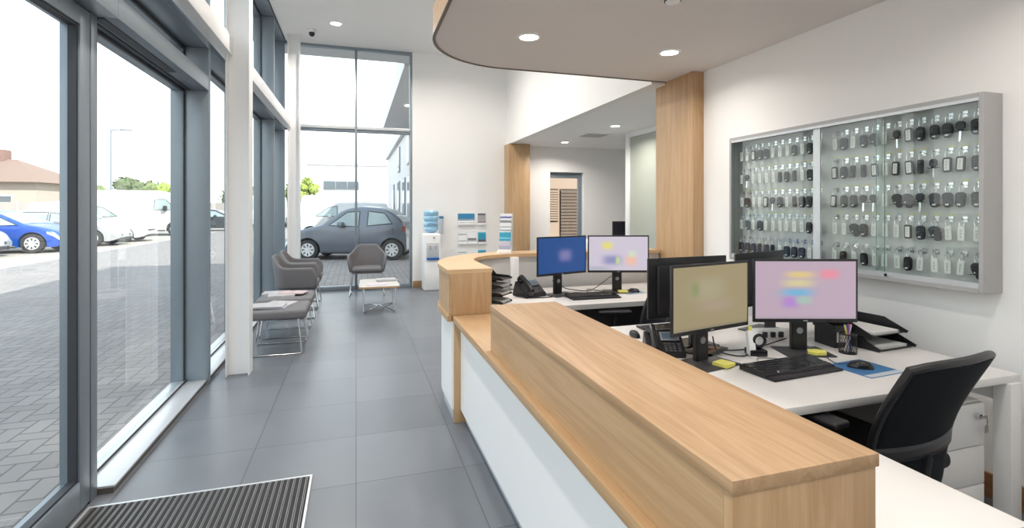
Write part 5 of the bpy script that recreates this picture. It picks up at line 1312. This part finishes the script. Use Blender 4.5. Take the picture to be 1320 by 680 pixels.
mpv_win = [[(0.25, 1.12), (0.25, 1.62), (0.62, 1.55), (1.20, 1.15)]]
whitep = paintm('white', (0.56, 0.57, 0.58))
car('small_white_van', 'small white van parked between the silver car and the big white van', 'van', (-11.3, 27.4, -0.02), 0, whitep, 4.4, 1.8, mpv_top, 1.05, (1.42, -1.30), 0.32, mpv_win, (0.62, 1.32), (-2.195, -2.19), tumble=0.2)
van_top = [(-3.0, 0.7), (-2.98, 2.2), (-2.85, 2.42), (-1.0, 2.50), (1.0, 2.48), (1.35, 2.38), (1.75, 2.05), (2.25, 1.45), (2.6, 1.22), (2.9, 1.02), (3.0, 0.55)]
van_win = [[(1.0, 1.42), (1.05, 2.0), (1.55, 2.0), (2.1, 1.42)]]
def van(label, loc, rz, group=None):
    return car('large_white_van', label, 'van', loc, rz, whitep, 6.0, 2.0, van_top, 1.35, (2.0, -1.9), 0.36, van_win, (1.6, 2.3), (-2.99, -2.985), van=True, tumble=0.08, group=group)
van('long white panel van parked on the far side of the parking row', (-11.6, 33.2, -0.02), 0)
van('white van facing the end window beside the young tree', (-2.9, 42.0, -0.02), R(-92))
van('white van facing the end window just left of the end column', (-6.5, 43.0, -0.02), R(-92))
car('small_white_van', 'white van parked side on behind the grey hatchback', 'van', (-0.6, 26.0, -0.02), R(180), whitep, 4.4, 1.8, mpv_top, 1.05, (1.42, -1.30), 0.32, mpv_win, (0.62, 1.32), (-2.195, -2.19), tumble=0.2)
saloon('white_car', 'white car parked far off, seen right of the blue grey window post', (-13.0, 41.0, -0.02), 0, whitep)
saloon('white_car', 'white car parked at the far end of the row near the hedge', (-11.0, 46.0, -0.02), 0, whitep)
saloon('dark_car', 'dark car parked beyond the nose of the long white van', (-9.2, 38.5, -0.02), 0, paintm('dark', (0.05, 0.055, 0.065), 0.2))

# ------------------------------------------------------------------ lamp post, house, fence, trees
t = thing('lamp_post', 'tall thin grey lamp post standing in the car park', 'lamp post', (-17.95, 46, 0))
MB().lathe([(0.14, -0.02), (0.14, 0.9), (0.09, 0.95), (0.06, 7.5), (0, 7.5)], n=14).build('pole', alu, t)
MB().tube([(0, 0, 7.4), (0.1, -0.05, 7.48), (0.9, -0.3, 7.5)], 0.04, n=8).build('arm', alu, t)
MB().box(0.7, 1.5, -0.50, -0.25, 7.42, 7.54, bev=0.03).build('lamp_head', alu, t)
t = thing('house', 'pale house with a brown tiled roof and brick chimney behind the fence', 'house', (-37, 62, 0))
hw_ = mat('house_render', (0.42, 0.36, 0.31), 0.9, var=0.04); roofm = mat('roof_tiles', (0.22, 0.15, 0.12), 0.9, var=0.15, scale=4)
MB().box(-9, 9, -5, 5, -0.03, 3.9).build('wall', hw_, t, smooth=False)
MB().box(-9, -2.2, -5.4, -4.9, -0.03, 3.9).build('brick_bay', mat('pink_brick', (0.32, 0.22, 0.19), 0.9, var=0.1, scale=5), t, smooth=False)
b = MB(); V = [b.bm.verts.new(v) for v in [(-9.6, -5.7, 3.85), (9.6, -5.7, 3.85), (9.6, 5.7, 3.85), (-9.6, 5.7, 3.85), (-5.0, 0, 6.3), (5.0, 0, 6.3)]]
for f in ((0, 1, 5, 4), (1, 2, 5), (2, 3, 4, 5), (3, 0, 4), (3, 2, 1, 0)): b.bm.faces.new([V[i] for i in f])
b.build('roof', roofm, t, smooth=False)
MB().box(3.0, 4.3, -0.6, 0.6, 5.4, 7.2, bev=0.05).build('chimney', mat('chimney_brick', (0.20, 0.12, 0.10), 0.9, var=0.15, scale=6), t)
for x in (0.5, 3.0, 6.2):
    f = MB().box(x, x + 1.1, -5.06, -4.98, 1.2, 2.7, bev=0.02).build('window', white_lam, t); MB().box(x + 0.1, x + 1.0, -5.08, -5.05, 1.3, 2.6).build('pane', gd, f)
t = thing('boundary_fence', 'pale panel fence along the back of the car park', 'fence', (-38, 50, 0), R(8))
for i in range(22):
    x = -30 + 2.6 * i
    MB().box(x, x + 2.48, -0.02, 0.02, 0.0, 2.0).build('fence_panel', mat('fence_panel', (0.32, 0.30, 0.28), 0.9, var=0.1, scale=2, stretch=(6, 6, 0.5)), t, smooth=False)
    MB().box(x + 2.48, x + 2.60, -0.06, 0.06, -0.03, 2.1).build('fence_post', mat('fence_post', (0.40, 0.38, 0.36), 0.9), t, smooth=False)
leafm = [mat('foliage_%d' % i, a, 0.9, c2=b_, scale=2.5, bump=0.6) for i, (a, b_) in enumerate((((0.07, 0.10, 0.045), (0.15, 0.19, 0.09)), ((0.10, 0.14, 0.05), (0.22, 0.27, 0.11)), ((0.18, 0.24, 0.05), (0.34, 0.40, 0.10))))]
bark = mat('bark', (0.12, 0.09, 0.07), 0.95, var=0.3, scale=8)
def tree(x, y, h_, r_, k, label, seed, tall=1.0, group=None):
    t = thing('tree', label, 'tree', (x, y, 0), 0, group)
    rd = random.Random(seed)
    MB().tube([(0, 0, -0.02), (0.05, 0.02, h_ * 0.3), (0, 0, h_ * 0.65)], 0.1, n=8, rs=[0.035 * h_, 0.025 * h_, 0.01 * h_]).build('trunk', bark, t)
    b = MB(); N = 420
    # clustered small leaf sprays over an irregular crown
    blobs = [(Vector((rd.uniform(-0.55, 0.55) * r_, rd.uniform(-0.55, 0.55) * r_, h_ * (0.45 + rd.uniform(-0.12, 0.40) * tall))), rd.uniform(0.30, 0.55) * r_) for _ in range(9)]
    for c, rr_ in blobs:
        q = bmesh.ops.create_icosphere(b.bm, subdivisions=2, radius=rr_ * 0.85)
        for v in q['verts']: v.co = v.co * (1 + rd.uniform(-0.18, 0.22)) + c
        for _ in range(N // 9 * 2):
            d = Vector((rd.gauss(0, 1), rd.gauss(0, 1), rd.gauss(0, 1))).normalized(); p = c + d * rr_ * rd.uniform(0.8, 1.12)
            s = 0.10 * r_ ** 0.5 * rd.uniform(0.6, 1.5); a = Vector((rd.uniform(-1, 1), rd.uniform(-1, 1), rd.uniform(-1, 1))).normalized() * s; e_ = a.cross(d).normalized() * s * 0.7
            vs = [b.bm.verts.new(p + w_) for w_ in (a, e_, -a, -e_)]; b.bm.faces.new(vs)
    b.build('foliage', leafm[k], t, smooth=False)
    return t
tree(-27.5, 78, 5.7, 2.6, 0, 'rounded green tree rising behind the white van roof', 1, group=None)
tree(-32.6, 80, 4.6, 2.5, 1, 'low light green tree left of the lamp post', 2)
tree(-23, 72, 4.5, 2.4, 1, 'yellow green tree right of the tallest tree in the car park', 3)
tree(-19, 64, 4.0, 2.3, 2, 'bright green bush tree beside the window post', 4)
tree(-39, 86, 5.2, 3.2, 0, 'dark tree at the corner of the pale house', 5)
tree(-14, 74, 4.6, 3.0, 1, 'green tree seen in the narrow window strip by the white column', 6)
tree(-8.5, 66, 4.4, 3.0, 1, 'pale green tree seen left of the end column', 7)
tree(-3.75, 45.7, 5.3, 1.15, 2, 'slim yellow green young tree in front of the industrial building', 12, 0.8)

# ================================================================== light, world, camera
wd_ = bpy.data.worlds.new('sky'); sc.world = wd_; wd_.use_nodes = True
nt = wd_.node_tree; bg = nt.nodes['Background']
tc = _n(nt, 'ShaderNodeTexCoord'); sp = _n(nt, 'ShaderNodeSeparateXYZ'); nt.links.new(tc.outputs['Generated'], sp.inputs[0])
rp = _n(nt, 'ShaderNodeValToRGB')
rp.color_ramp.elements[0].position = 0.0; rp.color_ramp.elements[0].color = (1.0, 0.985, 0.96, 1)
rp.color_ramp.elements[1].position = 0.75; rp.color_ramp.elements[1].color = (0.72, 0.86, 1.0, 1)
no = _n(nt, 'ShaderNodeTexNoise'); no.inputs['Scale'].default_value = 2.0; no.inputs['Detail'].default_value = 4
nt.links.new(tc.outputs['Generated'], no.inputs['Vector'])
nt.links.new(math2(nt, 'MULTIPLY_ADD', no.outputs['Fac'], 0.15, math2(nt, 'SUBTRACT', sp.outputs[2], 0.07)), rp.inputs[0])
nt.links.new(rp.outputs[0], bg.inputs[0]); bg.inputs[1].default_value = 1.85
sun = bpy.data.lights.new('sun', 'SUN'); sun.energy = 6.5; sun.angle = R(1.0); sun.color = (1.0, 0.94, 0.86)
so = bpy.data.objects.new('sun', sun); col.objects.link(so)
so.rotation_euler = Vector((-4.3, 5.0, -5.2)).to_track_quat('-Z', 'Y').to_euler()
cam = bpy.data.cameras.new('camera'); co = bpy.data.objects.new('camera', cam); col.objects.link(co)
cam.sensor_width = 36; cam.lens = 650 / 1320 * 36; cam.shift_y = -72 / 1320; cam.clip_start = 0.05; cam.clip_end = 500
co.location = (0, 0, 1.5); co.rotation_euler = (R(90), 0, -math.atan(201 / 650))
sc.camera = co
sc.view_settings.view_transform = 'Standard'; sc.view_settings.look = 'None'
sc.view_settings.exposure = 0.40; sc.view_settings.gamma = 1.0; sc.view_settings.use_curve_mapping = False
sc.cycles.use_denoising = True
sc.cycles.max_bounces = 12; sc.cycles.diffuse_bounces = 9; sc.cycles.glossy_bounces = 5; sc.cycles.transparent_max_bounces = 16
sc.cycles.caustics_reflective = False; sc.cycles.caustics_refractive = False
sc.cycles.sample_clamp_indirect = 6
